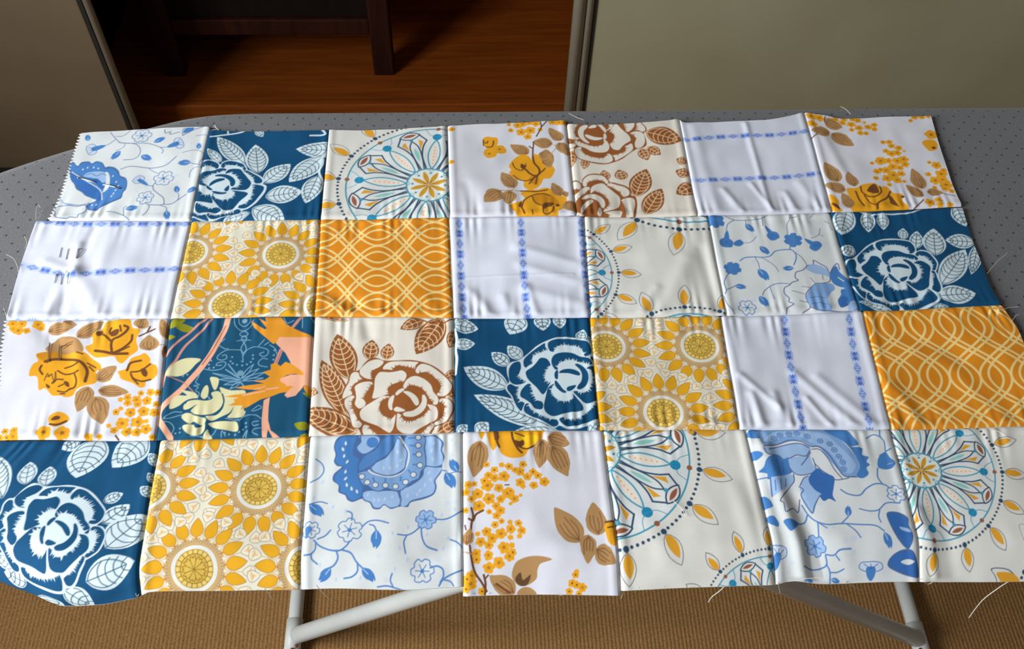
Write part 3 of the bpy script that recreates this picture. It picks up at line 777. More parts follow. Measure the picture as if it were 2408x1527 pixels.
  ['leaf',[1069,806,1185,719],74],
  ['leaf',[983,1115,1173,1013],95],
  ['leaf',[888,32,692,132],115],
  ['leaf',[1038,13,822,386],223],
  ['leaf',[1146,126,1087,324],104],
  ['leaf',[-12,-26,275,51],74],
  ['leaf',[-39,710,60,734],81],
  ['L','ink',14,[773,8,875,41,929,62,977,51,1000,-4]],
  ['L','ink',14,[977,44,1044,64,1126,17]],
  ['peony',[1.0083,-0.0013,-0.0038,1.0037,-0.1202,-0.1708]]],
 (2, 3): [['leaf',[424,691,73,498],206],
  ['leaf',[729,1052,151,756],207],
  ['leaf',[438,478,299,350],121],
  ['leaf',[541,414,431,283],120],
  ['leaf',[823,1105,443,1091],111],
  ['leaf',[552,-33,452,166],198],
  ['leaf',[718,-33,727,134],138],
  ['leaf',[863,-24,865,112],110],
  ['leaf',[1018,243,1055,127],95],
  ['leaf',[1104,286,1097,197],48],
  ['leaf',[-8,80,197,118],139],
  ['leaf',[-2,280,168,268],115],
  ['leaf',[-15,55,144,-14],74],
  ['leaf',[19,1096,95,1024],82],
  ['leaf',[160,1100,257,1008],117],
  ['leaf',[1030,1101,1131,976],86],
  ['L','ink',22,[2,122,22,231,10,330,20,419,6,562]],
  ['peony',[0.7377,-0.701,0.6659,0.7863,-19.3844,47.6396]]],
 (2, 4): [['med',[118,296]],
  ['med',[880,309]],
  ['med',[513,934]],
  ['med',[1275,894]],
  ['med',[-247,915]],
  ['med',[556,-334]]],
 (2, 5): [['stripe',[534,-38,503,517,497,1151]],
  ['stripe',[1075,-13,1044,529,1025,1149]]],
 (2, 6): [['ogee',[185,167],[13,515],[246,8]]],
 (3, 0): [['leaf',[514,498,221,143],177],
  ['leaf',[609,390,522,198],116],
  ['leaf',[735,396,682,231],110],
  ['leaf',[1140,521,1248,460],90],
  ['leaf',[1161,693,1306,555],134],
  ['leaf',[1205,883,1427,653],261],
  ['leaf',[1093,1074,1394,1007],220],
  ['leaf',[935,1108,1082,1278],189],
  ['leaf',[742,1156,751,1324],238],
  ['leaf',[671,1061,534,980],196],
  ['leaf',[623,953,511,856],105],
  ['leaf',[774,-13,679,81],155],
  ['leaf',[912,-31,906,328],286],
  ['leaf',[1309,-46,1121,240],277],
  ['leaf',[1460,237,1357,123],89],
  ['leaf',[1446,383,1383,298],63],
  ['leaf',[1453,498,1352,416],85],
  ['peony',[0.7674,-0.0572,0.0953,0.9152,25.0454,2.8775]]],
 (3, 1): [['med',[772,434]],
  ['med',[380,1021]],
  ['med',[-21,411]],
  ['med',[1156,1023]],
  ['med',[344,-239]],
  ['med',[1206,-216]]],
 (3, 2): [['P','A3',[352,6,261,3,205,39,184,106,200,173,191,229,217,267,250,277,197,331,192,385,234,423,237,477,286,505,304,541,345,559,408,533,425,550,466,568,491,612,539,616,570,586,619,616,682,596,738,601,762,563,850,541,922,509,945,448,937,394,977,333,985,269,1002,206,985,149,993,84,934,25,859,23]],
  ['P','A1',[352,15,270,17,218,49,196,111,212,173,202,220,233,258,275,278,228,313,206,359,217,404,251,432,253,473,294,492,320,532,353,545,399,515,413,462,367,335,378,224,327,176,331,82]],
  ['P','A2',[414,489,454,471,534,472,647,473,672,518,682,579,619,604,570,577,539,603,499,599,473,559,432,542,415,515]],
  ['P','A2',[687,465,743,440,815,390,847,346,862,283,977,287,965,332,925,394,933,448,913,500,841,527,761,550,730,588,690,587]],
  ['P','A2',[859,42,934,39,976,83,972,149,989,205,977,269,871,274,861,164]],
  ['P','A6',[367,335,447,309,579,356,708,314,738,187,702,74,734,19,843,22,860,79,852,145,870,201,858,274,830,327,815,372,758,396,727,440,687,465,631,464,582,450,534,472,485,463,452,435,411,426,385,381]],
  ['P','A4',[382,308,379,252,425,179,505,125,536,50,584,14,676,17,644,63,597,155,509,227,446,272]],
  ['P','A2',[454,291,509,237,574,201,613,137,644,53,694,83,729,159,723,251,683,305,619,339,546,338]],
  ['L','A0',13,[447,304,480,328,546,347,619,353,692,318,727,260,738,178,711,103,668,35]],
  ['L','A3',9,[454,291,509,227,541,210,597,155,621,119,644,53]],
  ['L','A3',9,[462,282,488,319,578,347,659,331,707,296,718,233,725,159,694,93]],
  ['L','A3',10,[371,326,371,243,409,179,489,134,520,69,568,23]],
  ['L','A3',9,[367,335,385,381,411,422,452,435,485,463,534,472,582,450,639,469,687,465,727,431,766,397,815,372,830,318,862,274,861,191,852,126,860,60,843,22]],
  ['L','A3',9,[671,474,689,535,678,596]],
  ['L','A3',9,[862,274,928,286,981,288]],
  ['L','A3',9,[413,462,408,533]],
  ['P','A2',[369,16,485,20,520,59,481,124,409,169,366,140,357,111,388,64]],
  ['D','A1',43,[467,76]],
  ['L','A3',9,[377,7,376,74,352,101,363,149,409,174,441,161]],
  ['drop','A0',[277,80],19],
  ['drop','A0',[255,127],19],
  ['drop','A0',[254,184],19],
  ['drop','A0',[285,231],19],
  ['drop','A0',[285,315],18],
  ['drop','A0',[284,370],18],
  ['drop','A0',[298,420],18],
  ['drop','A0',[332,452],18],
  ['drop','A0',[373,475],18],
  ['drop','A8',[447,498],18],
  ['drop','A8',[489,542],18],
  ['drop','A8',[529,542],18],
  ['drop','A8',[577,538],18],
  ['drop','A8',[632,517],18],
  ['drop','A8',[744,511],18],
  ['drop','A8',[793,503],18],
  ['drop','A8',[824,470],18],
  ['drop','A8',[864,427],18],
  ['drop','A8',[896,384],18],
  ['drop','A8',[887,329],18],
  ['drop','A8',[911,221],19],
  ['drop','A8',[902,146],19],
  ['drop','A8',[914,90],19],
  ['drop','A8',[552,283],18],
  ['drop','A8',[601,284],18],
  ['drop','A8',[658,268],18],
  ['drop','A8',[681,222],19],
  ['drop','A8',[663,157],19],
  ['D','A3',25,[400,354,441,401,500,423,573,425,646,434,718,400,774,343,821,268,812,180,806,106,805,40]],
  ['D','A0',18,[400,354,441,401,500,423,573,425,646,434,718,400,774,343,821,268,812,180,806,106,805,40]],
  ['L','A4',14,[482,364,491,391]],
  ['L','A4',14,[571,374,572,401]],
  ['L','A4',14,[684,359,681,385]],
  ['L','A4',14,[740,306,749,324]],
  ['L','A4',14,[772,262,797,263]],
  ['L','A4',14,[771,179,787,180]],
  ['L','A4',14,[744,104,786,110]],
  ['L','A4',14,[735,47,785,44]],
  ['bf','A0',[332,774],89],
  ['bf','A2',[868,700],73],
  ['bf','A0',[57,767],65],
  ['P','A4',[21,749,63,742,58,776,31,834]],
  ['bf','A0',[846,1054],80],
  ['L','A4',10,[35,568,106,548,162,564]],
  ['L','A4',10,[31,393,93,355,122,301,106,244,59,205]],
  ['L','A4',11,[418,749,463,710,526,702,606,723]],
  ['L','A4',11,[472,732,504,744,522,782]],
  ['L','A4',11,[344,698,341,646,301,628]],
  ['L','A4',11,[109,837,162,814,198,773]],
  ['L','A4',12,[86,845,128,888,199,920,270,925,315,892,336,859]],
  ['L','A4',11,[99,870,98,912,69,943,23,949]],
  ['L','A4',11,[73,943,78,974,117,1007]],
  ['L','A4',12,[246,925,260,972,233,1017,186,1039]],
  ['L','A4',12,[285,921,348,941,388,994,434,1034]],
  ['L','A4',12,[396,1001,395,1054,356,1093,302,1105]],
  ['L','A4',11,[939,699,1003,703,1067,680,1132,640]],
  ['L','A4',11,[829,753,782,793,735,812,672,807]],
  ['L','A4',11,[735,816,717,865,730,938]],
  ['L','A4',12,[837,762,846,837,878,896,949,924]],
  ['L','A4',12,[901,1035,948,1026,987,1047,994,1093,970,1137]],
  ['L','A4',12,[1129,1062,1065,1082,994,1116,962,1159]],
  ['L','A4',11,[994,1119,1040,1134,1064,1165]],
  ['L','A4',11,[1043,852,1090,875,1130,917]],
  ['L','A4',11,[636,1065,624,1110,642,1154]],
  ['L','A4',11,[534,1157,596,1148,658,1162,720,1181]],
  ['L','A4',9,[985,315,1018,325]],
  ['L','A4',9,[1125,338,1076,337,1043,345]],
  ['bud',[35,568,144,659]],
  ['bud',[521,773,523,914]],
  ['bud',[210,1032,131,1129]],
  ['bud',[427,1031,519,1119]],
  ['bud',[1100,338,1043,226]],
  ['bud',[1010,334,1075,467]],
  ['drop','A8',[293,632],19],
  ['drop','A8',[203,591],20],
  ['drop','A8',[120,392],20],
  ['drop','A8',[64,516],20],
  ['drop','A8',[750,750],19],
  ['drop','A8',[640,798],19],
  ['drop','A8',[683,906],18],
  ['drop','A8',[885,814],19],
  ['drop','A8',[996,911],18],
  ['drop','A8',[1027,839],19],
  ['drop','A8',[1083,630],19],
  ['drop','A8',[987,668],19],
  ['drop','A8',[742,976],18],
  ['drop','A8',[652,1034],18],
  ['drop','A8',[255,1113],18],
  ['drop','A8',[418,1099],18],
  ['drop','A8',[133,1011],18],
  ['drop','A8',[1051,66],21]],
 (3, 3): [['P','D1',[180,-4,188,55,212,142,236,171,263,134,295,201,369,240,463,223,518,148,588,111,619,34,604,-6,181,-14]],
  ['P','D2',[232,-3,275,-2,263,114,239,75]],
  ['P','D3',[241,-2,275,8,273,66,247,85]],
  ['P','D6',[387,20,454,50,566,52,553,120,483,157,400,117]],
  ['P','D3',[392,88,435,98,461,84,472,118,441,147,399,136]],
  ['L','D3',16,[274,57,264,95,279,143]],
  ['L','D3',18,[378,20,384,78,415,156,447,194]],
  ['L','D3',14,[432,146,491,162,553,129,606,92]],
  ['L','D3',12,[403,30,471,56]],
  ['P','D1',[120,5,172,6,145,73]],
  ['tan',[136,83,82,391],160],
  ['tan',[616,82,574,328],126],
  ['tan',[651,63,818,123],145],
  ['tan',[681,131,778,394],167],
  ['tan',[829,910,660,644],178],
  ['tan',[961,858,944,601],154],
  ['tan',[890,850,864,1041],116],
  ['tan',[928,949,1064,1039],135],
  ['P','D1',[1009,782,1070,739,1087,799,1080,924,1026,908,1011,833]],
  ['L','D3',15,[1020,757,1077,748]],
  ['L','D3',12,[1031,799,1072,791]],
  ['P','D4',[337,1125,362,1041,409,1011,472,996,550,997,619,1016,541,1043,516,1089,507,1150,436,1196,374,1187]],
  ['P','D5',[360,1148,399,1103,414,1157,469,1119,444,1188,390,1195]],
  ['tan',[358,1248,183,1121],137],
  ['P','D4',[373,1256,405,1210,466,1211,504,1258]],
  ['fl',[179,288],24],
  ['fl',[292,295],22],
  ['fl',[345,310],30],
  ['fl',[451,293],30],
  ['fl',[236,335],30],
  ['fl',[190,376],33],
  ['fl',[234,400],34],
  ['fl',[305,388],43],
  ['fl',[390,339],26],
  ['fl',[427,353],36],
  ['fl',[479,395],33],
  ['fl',[523,355],30],
  ['fl',[558,387],30],
  ['fl',[601,438],38],
  ['fl',[521,465],32],
  ['fl',[423,440],36],
  ['fl',[442,472],21],
  ['fl',[40,450],32],
  ['fl',[85,442],24],
  ['fl',[24,508],32],
  ['fl',[109,523],44],
  ['fl',[64,562],29],
  ['fl',[180,458],47],
  ['fl',[160,421],30],
  ['fl',[265,482],36],
  ['fl',[329,524],47],
  ['fl',[350,507],25],
  ['fl',[190,566],46],
  ['fl',[275,572],32],
  ['fl',[116,617],46],
  ['fl',[376,570],35],
  ['fl',[422,544],15],
  ['fl',[346,609],15],
  ['fl',[241,624],32],
  ['fl',[272,660],35],
  ['fl',[243,699],31],
  ['fl',[191,667],23],
  ['fl',[19,650],25],
  ['fl',[229,768],28],
  ['fl',[277,743],23],
  ['fl',[337,753],20],
  ['fl',[168,817],36],
  ['fl',[105,833],20],
  ['fl',[270,837],42],
  ['fl',[339,805],36],
  ['fl',[396,763],28],
  ['fl',[417,819],32],
  ['fl',[400,861],20],
  ['fl',[336,868],22],
  ['fl',[207,869],39],
  ['fl',[124,892],36],
  ['fl',[182,919],33],
  ['fl',[287,938],43],
  ['fl',[342,927],22],
  ['fl',[324,994],37],
  ['fl',[348,971],27],
  ['fl',[95,973],34],
  ['fl',[95,1011],30],
  ['fl',[178,986],34],
  ['fl',[250,1034],42],
  ['fl',[179,1067],42],
  ['fl',[59,1118],39],
  ['fl',[51,1171],46],
  ['fl',[28,1140],30],
  ['fl',[20,1209],30],
  ['fl',[131,1227],30],
  ['fl',[779,1119],27],
  ['fl',[788,1096],17],
  ['fl',[754,1177],30],
  ['fl',[785,1188],29],
  ['fl',[823,1206],32],
  ['fl',[732,1234],26],
  ['fl',[798,1249],23],
  ['L','D3',16,[62,633,75,695,62,755,58,806]],
  ['L','D3',16,[147,653,95,682,74,729,43,715]],
  ['L','D3',12,[15,762,22,797]],
  ['tan',[22,915,54,789],87],
  ['L','D3',16,[49,920,60,1003,83,1095,128,1165,162,1228]],
  ['L','D3',16,[150,1250,155,1174,144,1116]],
  ['L','D3',12,[159,1136,175,1117]],
  ['L','D3',14,[228,1180,319,1243]],
  ['L','D3',10,[311,459,340,458]],
  ['L','D4',8,[6,959,61,976]]],
 (3, 4): [['mand',[-81,176],709,12.6],
  ['mand',[1067,1479],461,-134.4],
  ['D','C5',22,[673,31]],
  ['P','C5',[689,12,752,-3,873,-2,832,37,769,52]]],
 (3, 5): [['P','A1',[-5,59,40,0,123,0,99,79,32,83]],
  ['P','A1',[-18,206,50,199,81,233,26,273,-17,257]],
  ['P','A6',[113,10,590,6,661,64,724,161,781,286,775,352,727,417,654,407,602,341,554,257,513,171,451,152,409,114,335,105,213,137,109,157,91,79]],
  ['P','A2',[236,19,429,17,588,55,653,142,716,238,750,314,721,370,683,389,642,351,604,257,547,171,471,133,400,76,285,68,150,118,112,98]],
  ['P','A1',[581,6,732,5,785,74,812,142,749,161,831,171,818,229,864,249,839,287,858,315,827,343,833,390,783,427,738,408,779,333,770,258,733,161,680,93,621,55]],
  ['P','A2',[97,176,209,156,340,125,434,152,441,200,399,238,335,230,279,259,229,261,193,233,118,234]],
  ['P','A2',[260,269,349,239,433,238,442,313,440,359,384,387,332,397,272,372,259,317]],
  ['P','A0',[470,181,509,190,560,266,592,351,627,416,572,438,548,396,504,368,446,331,431,247]],
  ['L','A5',9,[100,162,213,137,303,101,392,114,450,157,515,161,568,228,606,323,646,407,736,417]],
  ['L','A5',8,[136,186,252,146,372,129,438,171]],
  ['L','A5',8,[453,181,510,185,554,257,583,350,625,425]],
  ['L','A5',8,[97,176,119,229,193,233,228,266,280,255,335,230,399,238,438,190]],
  ['L','A5',8,[256,288,261,344,293,389,349,397,438,368,450,313,445,257]],
  ['L','A5',8,[452,303,490,359,546,406,581,438,675,426]],
  ['L','A5',8,[350,314,393,266,439,209]],
  ['bf','A0',[198,83],21],
  ['bf','A0',[245,58],21],
  ['bf','A0',[314,48],21],
  ['bf','A0',[373,42],21],
  ['bf','A0',[443,70],21],
  ['bf','A0',[531,109],21],
  ['bf','A0',[596,137],21],
  ['bf','A0',[618,190],21],
  ['bf','A0',[639,247],21],
  ['bf','A0',[658,295],21],
  ['bf','A0',[654,351],21],
  ['P','A1',[133,244,193,233,227,271,264,250,255,335,272,372,216,402,137,423,75,439,77,393,22,370,64,336,92,281]],
  ['P','A7',[389,405,461,341,502,378,569,415,553,488,529,560,543,609,498,586,453,603,423,550,394,496,370,451]],
  ['P','A2',[94,431,154,423,251,391,277,427,232,484,174,524,80,575,77,512]],
  ['P','A2',[306,480,372,406,377,460,406,514,448,550,419,568,357,701,325,658,304,606,299,553]],
  ['L','A5',8,[94,431,80,575]],
  ['L','A5',8,[276,390,269,446,230,494,164,569,130,614,151,633,152,704,217,665,253,689,283,590]],
  ['L','A5',8,[306,480,343,424,380,405]],
  ['L','A5',8,[296,490,323,516,299,553,312,606,350,692,379,639,427,568]],
  ['L','A7',7,[133,282,139,376]],
  ['L','A7',7,[179,262,174,385]],
  ['L','A7',7,[215,290,207,384]],
  ['L','A7',7,[422,405,441,505]],
  ['L','A7',7,[467,387,479,523]],
  ['L','A7',7,[513,405,506,551]],
  ['L','A7',7,[123,450,114,532]],
  ['L','A7',7,[167,441,157,524]],
  ['L','A7',7,[210,430,196,495]],
  ['L','A4',10,[-32,426,78,425]],
  ['L','A4',11,[290,634,322,711,368,761,444,786,545,780,667,792,788,804,844,848]],
  ['L','A4',11,[313,711,285,765,231,787]],
  ['L','A4',10,[374,770,359,872]],
  ['L','A4',9,[368,761,430,812]],
  ['L','A4',10,[578,781,632,834,661,886]],
  ['L','A4',10,[545,780,606,729]],
  ['L','A4',11,[597,516,647,553,728,563,790,510,865,474,937,484,983,539]],
  ['L','A4',11,[915,474,894,419,910,344]],
  ['L','A4',10,[1001,6,988,65,1011,114,1003,192]],
  ['L','A4',10,[883,84,940,55,994,75]],
  ['L','A4',10,[703,670,774,690,842,682,912,629,1012,630]],
  ['L','A4',10,[850,682,830,735,836,779]],
  ['L','A4',10,[1000,202,1049,173]],
  ['L','A4',11,[393,989,451,993,494,959,577,954]],
  ['L','A4',11,[392,997,398,1059,355,1091,287,1103,222,1080]],
  ['L','A4',11,[398,1059,420,1113,416,1198]],
  ['L','A4',10,[420,1113,470,1114,521,1092]],
  ['L','A4',10,[467,997,491,1029]],
  ['bf','A2',[323,938],75],
  ['bf','A0',[1000,557],69],
  ['bell',[719,1186,723,1061],201],
  ['bell',[2,1103,47,957],146],
  ['bud',[1027,269,944,230]],
  ['bud',[1057,288,912,335]],
  ['bud',[606,729,627,642]],
  ['bud',[842,857,876,962]],
  ['bud',[231,787,132,791]],
  ['bud',[-20,566,70,655]],
  ['bud',[1,733,81,796]],
  ['bud',[216,1190,292,1180]],
  ['bud',[426,1159,492,1184]],
  ['P','A1',[940,249,1000,202,1023,250,1048,288,994,307,952,344,915,325]],
  ['P','A1',[120,773,165,756,233,778,188,834,152,852,128,809]],
  ['P','A1',[-20,566,26,588,72,646,17,666,-25,661]],
  ['P','A1',[-3,733,55,723,85,779,69,812,10,769]],
  ['P','A3',[894,709,979,701,1043,746,1037,807,1053,876,1027,940,993,963,933,900,902,814]],
  ['P','A7',[903,722,976,714,1028,754,1026,815,1041,876,1020,932,993,947,944,883,912,806]],
  ['P','A2',[968,815,1030,833,1041,859,979,841]],
  ['P','A3',[993,963,1042,979,1075,1066,1090,1161,1006,1156,906,1120,848,1080,866,1025,926,979]],
  ['P','A7',[992,975,1034,995,1066,1066,1082,1149,1006,1144,914,1108,865,1073,883,1026,934,987]],
  ['P','A0',[949,1050,1000,1034,1050,1050,1007,1074,966,1066]]],
 (3, 6): [['mand',[152,366],556,3.3],
  ['P','C1',[551,1113,625,1106,703,1127,768,1198,746,1220,616,1219,581,1164]],
  ['P','C0',[560,1117,634,1114,699,1134,755,1197,738,1220,620,1219,588,1164]],
  ['P','C5',[595,1141,677,1138,738,1158,772,1205,651,1219,616,1187]],
  ['D','C1',19,[812,1140]],
  ['D','C1',12,[790,1179,822,1102,764,1221]],
  ['L','C1',3,[863,827,803,822,797,871,812,927,837,943]],
  ['P','C5',[856,848,832,855,826,896,839,920]]],
}
THREADS = [(0.35,[[-422.1,-117.8,1.5],[-424.3,-109.1,1.5],[-425.0,-100.3,1.5],[-422.0,-103.4,1.5]]),(0.35,[[-420.5,-116.8,1.5],[-418.9,-108.1,1.5],[-421.3,-110.6,1.5]]),(0.35,[[-437.0,-157.8,1.5],[-429.6,-162.7,1.5],[-424.2,-171.2,1.5],[-421.9,-177.3,1.5]]),(0.35,[[-423.5,-215.6,1.5],[-420.0,-222.2,1.5],[-417.0,-227.0,1.5]]),(0.35,[[-427.5,-136.6,1.5],[-423.4,-144.0,1.5],[-423.0,-151.3,1.5]]),(0.5,[[-284.2,-3.7,4.0],[-283.1,-0.1,4.0],[-281.3,-3.8,4.0],[-278.4,-7.4,4.0]]),(0.5,[[-284.9,-7.3,4.0],[-280.4,-5.0,4.0],[-283.6,-1.9,4.0]]),(0.35,[[59.2,15.7,1.5],[65.2,10.6,1.5],[73.2,5.6,1.5]]),(0.35,[[334.3,22.6,1.5],[338.6,18.7,1.5],[341.8,11.1,1.5]]),(0.35,[[409.3,-195.9,1.5],[422.1,-183.5,1.5],[435.6,-173.0,1.5]]),(0.35,[[407.0,-236.4,1.5],[416.2,-233.4,1.5],[423.8,-233.1,1.5]]),(0.35,[[410.2,-249.9,1.5],[417.7,-242.5,1.5],[420.8,-241.2,1.5]]),(0.5,[[355.8,-349.9,2.0],[363.1,-353.1,2.0],[366.8,-357.0,2.0]]),(0.5,[[102.4,-403.7,2.0],[107.2,-409.5,2.0],[109.6,-415.6,2.0]]),(0.75,[[133.6,-462.0,-12.6],[131.5,-462.0,-24.1],[128.3,-462.0,-35.8],[127.9,-462.0,-46.4]]),(0.75,[[343.2,-462.0,-22.4],[341.4,-462.0,-35.8],[340.4,-462.0,-58.8],[343.3,-462.0,-80.5],[347.2,-462.0,-101.4]]),(0.4,[[-183.4,-462.0,8.7],[-182.3,-462.0,-1.0],[-182.2,-462.0,-13.4]]),(0.4,[[-148.7,-462.0,11.9],[-146.4,-462.0,-2.6],[-143.7,-462.0,-15.2]]),(0.4,[[59.2,-462.0,-14.4],[61.7,-462.0,-24.6],[61.8,-462.0,-33.2]]),(0.4,[[169.6,-462.0,-9.2],[173.4,-462.0,-20.2],[177.8,-462.0,-33.4]]),(0.4,[[219.5,-462.0,-13.4],[229.2,-462.0,-24.3],[238.9,-462.0,-33.7]]),(0.4,[[276.0,-462.0,-15.0],[282.6,-462.0,-23.9],[285.8,-462.0,-20.8]]),(0.4,[[12.0,-462.0,-17.6],[16.8,-462.0,-23.1],[21.0,-462.0,-17.6]]),(0.4,[[-44.9,-462.0,-12.5],[-38.9,-462.0,-17.2],[-33.0,-462.0,-13.6]]),(0.4,[[71.6,-462.0,-12.1],[81.3,-462.0,-17.1],[89.6,-462.0,-12.1]]),(0.4,[[-260.2,-462.0,9.1],[-255.3,-462.0,11.8],[-250.4,-462.0,14.5]]),(0.4,[[-268.7,-462.0,6.7],[-269.5,-462.0,1.2],[-267.0,-462.0,5.0]]),(0.4,[[-316.0,-462.0,0.6],[-317.1,-462.0,-5.0],[-314.1,-462.0,-2.0]]),(0.4,[[273.5,-462.0,-13.1],[280.6,-462.0,-15.4],[291.7,-462.0,-21.3]]),(0.4,[[44.7,-462.0,-19.7],[49.6,-462.0,-20.2],[58.6,-462.0,-24.4]]),(0.4,[[177.1,-462.0,-9.8],[188.2,-462.0,-5.9],[199.7,-462.0,-3.6]])]
STITCHES = [[[-393.4,-149.2,1.5],[-392.4,-161.0,1.5]],[[-387.0,-151.0,1.5],[-386.2,-163.2,1.5]],[[-378.2,-152.4,1.5],[-377.2,-163.7,1.5]],[[-378.2,-152.4,1.5],[-374.0,-152.5,1.5],[-377.0,-162.9,1.5]],[[-389.9,-179.2,1.5],[-390.0,-188.4,1.5]],[[-385.7,-179.3,1.5],[-384.4,-190.1,1.5]],[[-382.2,-179.3,1.5],[-380.2,-177.8,1.5]],[[-378.3,-181.0,1.5],[-378.5,-190.2,1.5]],[[-390.3,-182.3,1.5],[-388.5,-177.6,1.5]],[[-379.0,-249.7,1.5],[-377.4,-258.3,1.5],[-375.2,-268.6,1.5]],[[-370.8,-252.4,1.5],[-369.2,-260.2,1.5],[-367.4,-267.1,1.5]]]
PIN = [[[-397.0,-65.8,1.2],[-389.2,-69.9,3.0],[-384.0,-69.8,0.8]],[[-376.1,-72.6,0.8],[-366.3,-77.8,3.0],[-358.1,-79.5,1.5]]]

# ------------------------------------------------------------------ the setting: carpet, wardrobe wall, window wall
m_carpet = noise_tint(new_mat('carpet', (146, 106, 58), .95), (128, 91, 47), (166, 124, 72), 420, 4, .8, 900, dist=.002)
m_door = noise_tint(new_mat('door_panel', (156, 152, 124), .35), (148, 142, 114), (162, 158, 130), 3, 2)
m_door_dimmed = noise_tint(new_mat('dimmed_door_panel', (118, 102, 80), .45), (110, 95, 74), (124, 108, 86), 3, 2)  # left door: colour darkened to offset the bright window light on it
m_strip = new_mat('door_strip', (148, 142, 126), .38)
m_groove = new_mat('rubber_groove', (34, 30, 26), .8)
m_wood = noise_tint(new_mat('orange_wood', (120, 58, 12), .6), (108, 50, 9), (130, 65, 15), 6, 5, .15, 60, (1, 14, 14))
m_shadewood = noise_tint(new_mat('shade_dark_wood', (22, 12, 8), .7), (17, 9, 6), (26, 15, 10), 5, 4, 0, None, (8, 8, 1))  # near-black colour paints in the shade inside the wardrobe
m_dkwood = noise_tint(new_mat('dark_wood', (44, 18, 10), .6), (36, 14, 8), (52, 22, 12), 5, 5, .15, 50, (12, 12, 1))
for _m in (m_shadewood, m_dkwood, m_wood): _m.node_tree.nodes['Principled BSDF'].inputs['Specular IOR Level'].default_value = .12
m_paint = noise_tint(new_mat('wall_paint', (206, 200, 186), .8), (202, 196, 182), (210, 204, 190), 4)
m_wframe = new_mat('window_frame', (230, 230, 226), .4)
m_glass = new_mat('window_glass', (255, 255, 255), .02)
m_glass.node_tree.nodes['Principled BSDF'].inputs['Transmission Weight'].default_value = 1
m_glass.node_tree.nodes['Principled BSDF'].inputs['IOR'].default_value = 1.0

def carpet():
    xs = []; zs = []; p = .0064; x = -2.0
    while x < 1.9:
        for t, h in ((0, 0), (.25, .8), (.5, 1), (.75, .8)):
            xs.append(x + t * p); zs.append(-.0017 + .0017 * h)
        x += p
    xs = np.array(xs); zs = np.array(zs)
    ys = np.linspace(-2.0, .97, 60)
    V = np.zeros((len(ys), len(xs), 3)); V[..., 0] = xs[None]; V[..., 1] = ys[::-1][:, None]; V[..., 2] = zs[None]
    V[..., 0] += .0012 * np.sin(V[..., 1] * 9 + V[..., 0] * 3)
    tag(link('floor', grid_mesh('floor', V), m_carpet), kind='structure')
carpet()

YF = .88                                  # front plane of the wardrobe
def wardrobe():
    w = tag(empty('built_in_wardrobe', (-.3, YF + .3, 0)), 'dark built-in wardrobe interior with orange wooden base between two pale doors', 'wardrobe')
    y0 = YF + .105; zb = .09; dx, dy = -.3, 0
    box('base_board', (-1.5, y0 + .012, zb - .02), (1.5, YF + .72, zb), m_wood, w, .003)
    box('base_lip', (-1.5, y0 - .006, zb - .075), (1.5, y0 + .014, zb + .004), m_wood, w, .003)
    box('plinth', (-1.5, y0 + .02, 0), (1.5, y0 + .04, zb - .02), m_shadewood, w, 0)
    box('back_panel', (-1.5, YF + .70, zb), (1.5, YF + .72, 2.3), m_shadewood, w, 0)
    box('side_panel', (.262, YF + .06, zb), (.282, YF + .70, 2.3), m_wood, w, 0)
    box('side_panel', (-.90, YF + .06, zb), (-.88, YF + .70, 2.3), m_shadewood, w, 0)
    box('top_panel', (-1.5, YF, 2.3), (1.5, YF + .72, 2.32), m_shadewood, w, 0)
    box('door_track', (-1.5, YF - .03, 0), (1.5, YF + .06, .010), m_groove, w, .002)
wardrobe()

def door(name, x0, x1, y, mat):
    d = tag(empty(name, ((x0 + x1) / 2, y, .02)), kind='structure')
    box('panel', (x0, y - .008, .011), (x1, y + .010, 2.28), mat, d, .002)
    return d
dl = door('door_1', -1.5, -.770, YF, m_door_dimmed)
box('groove', (-.770, YF - .007, .02), (-.762, YF + .008, 2.28), m_groove, dl, .001)
tube('edge_strip', [(-.7545, YF - .002, .02), (-.7545, YF - .002, 1.2), (-.7545, YF - .002, 2.28)], .0075, m_strip, dl, 12)
dr = door('door_2', .2195, 1.5, YF + .008, m_door)
for nm, x, r in (('stile', .1855, .0128), ('stile_bead', .2055, .008)):
    tube(nm, [(x, YF - .002, .02), (x, YF - .002, 1.2), (x, YF - .002, 2.28)], r, m_strip, dr, 14)
box('groove', (.2125, YF - .003, .02), (.2195, YF + .006, 2.28), m_groove, dr, .001)

def window_wall():
    x0, x1 = -1.76, -1.68; ya, yb, za, zb = -1.32, -.12, 1.06, 2.26
    bm = bmesh.new()
    for lo, hi in (((x0, -2, 0), (x1, ya, 2.4)), ((x0, yb, 0), (x1, YF, 2.4)), ((x0, ya, 0), (x1, yb, za)), ((x0, ya, zb), (x1, yb, 2.4))):
        g = bmesh.ops.create_cube(bm, size=1)
        for v in g['verts']: v.co = Vector([lo[k] + (v.co[k] + .5) * (hi[k] - lo[k]) for k in range(3)])
    tag(from_bm('wall_left', bm, m_paint), kind='structure')
    w = tag(empty('window_1', (-1.72, (ya + yb) / 2, za)), kind='structure')
    for lo, hi in (((x0 + .01, ya, za), (x1, ya + .05, zb)), ((x0 + .01, yb - .05, za), (x1, yb, zb)), ((x0 + .01, ya, za), (x1, yb, za + .05)), ((x0 + .01, ya, zb - .05), (x1, yb, zb))):
        box('window_frame', lo, hi, m_wframe, w, .004)
    box('mullion', (x0 + .02, (ya + yb) / 2 - .02, za), (x1 - .01, (ya + yb) / 2 + .02, zb), m_wframe, w, .004)
    box('window_sill', (x1 - .02, ya - .04, za - .03), (x1 + .08, yb + .04, za), m_wframe, w, .004)
window_wall()

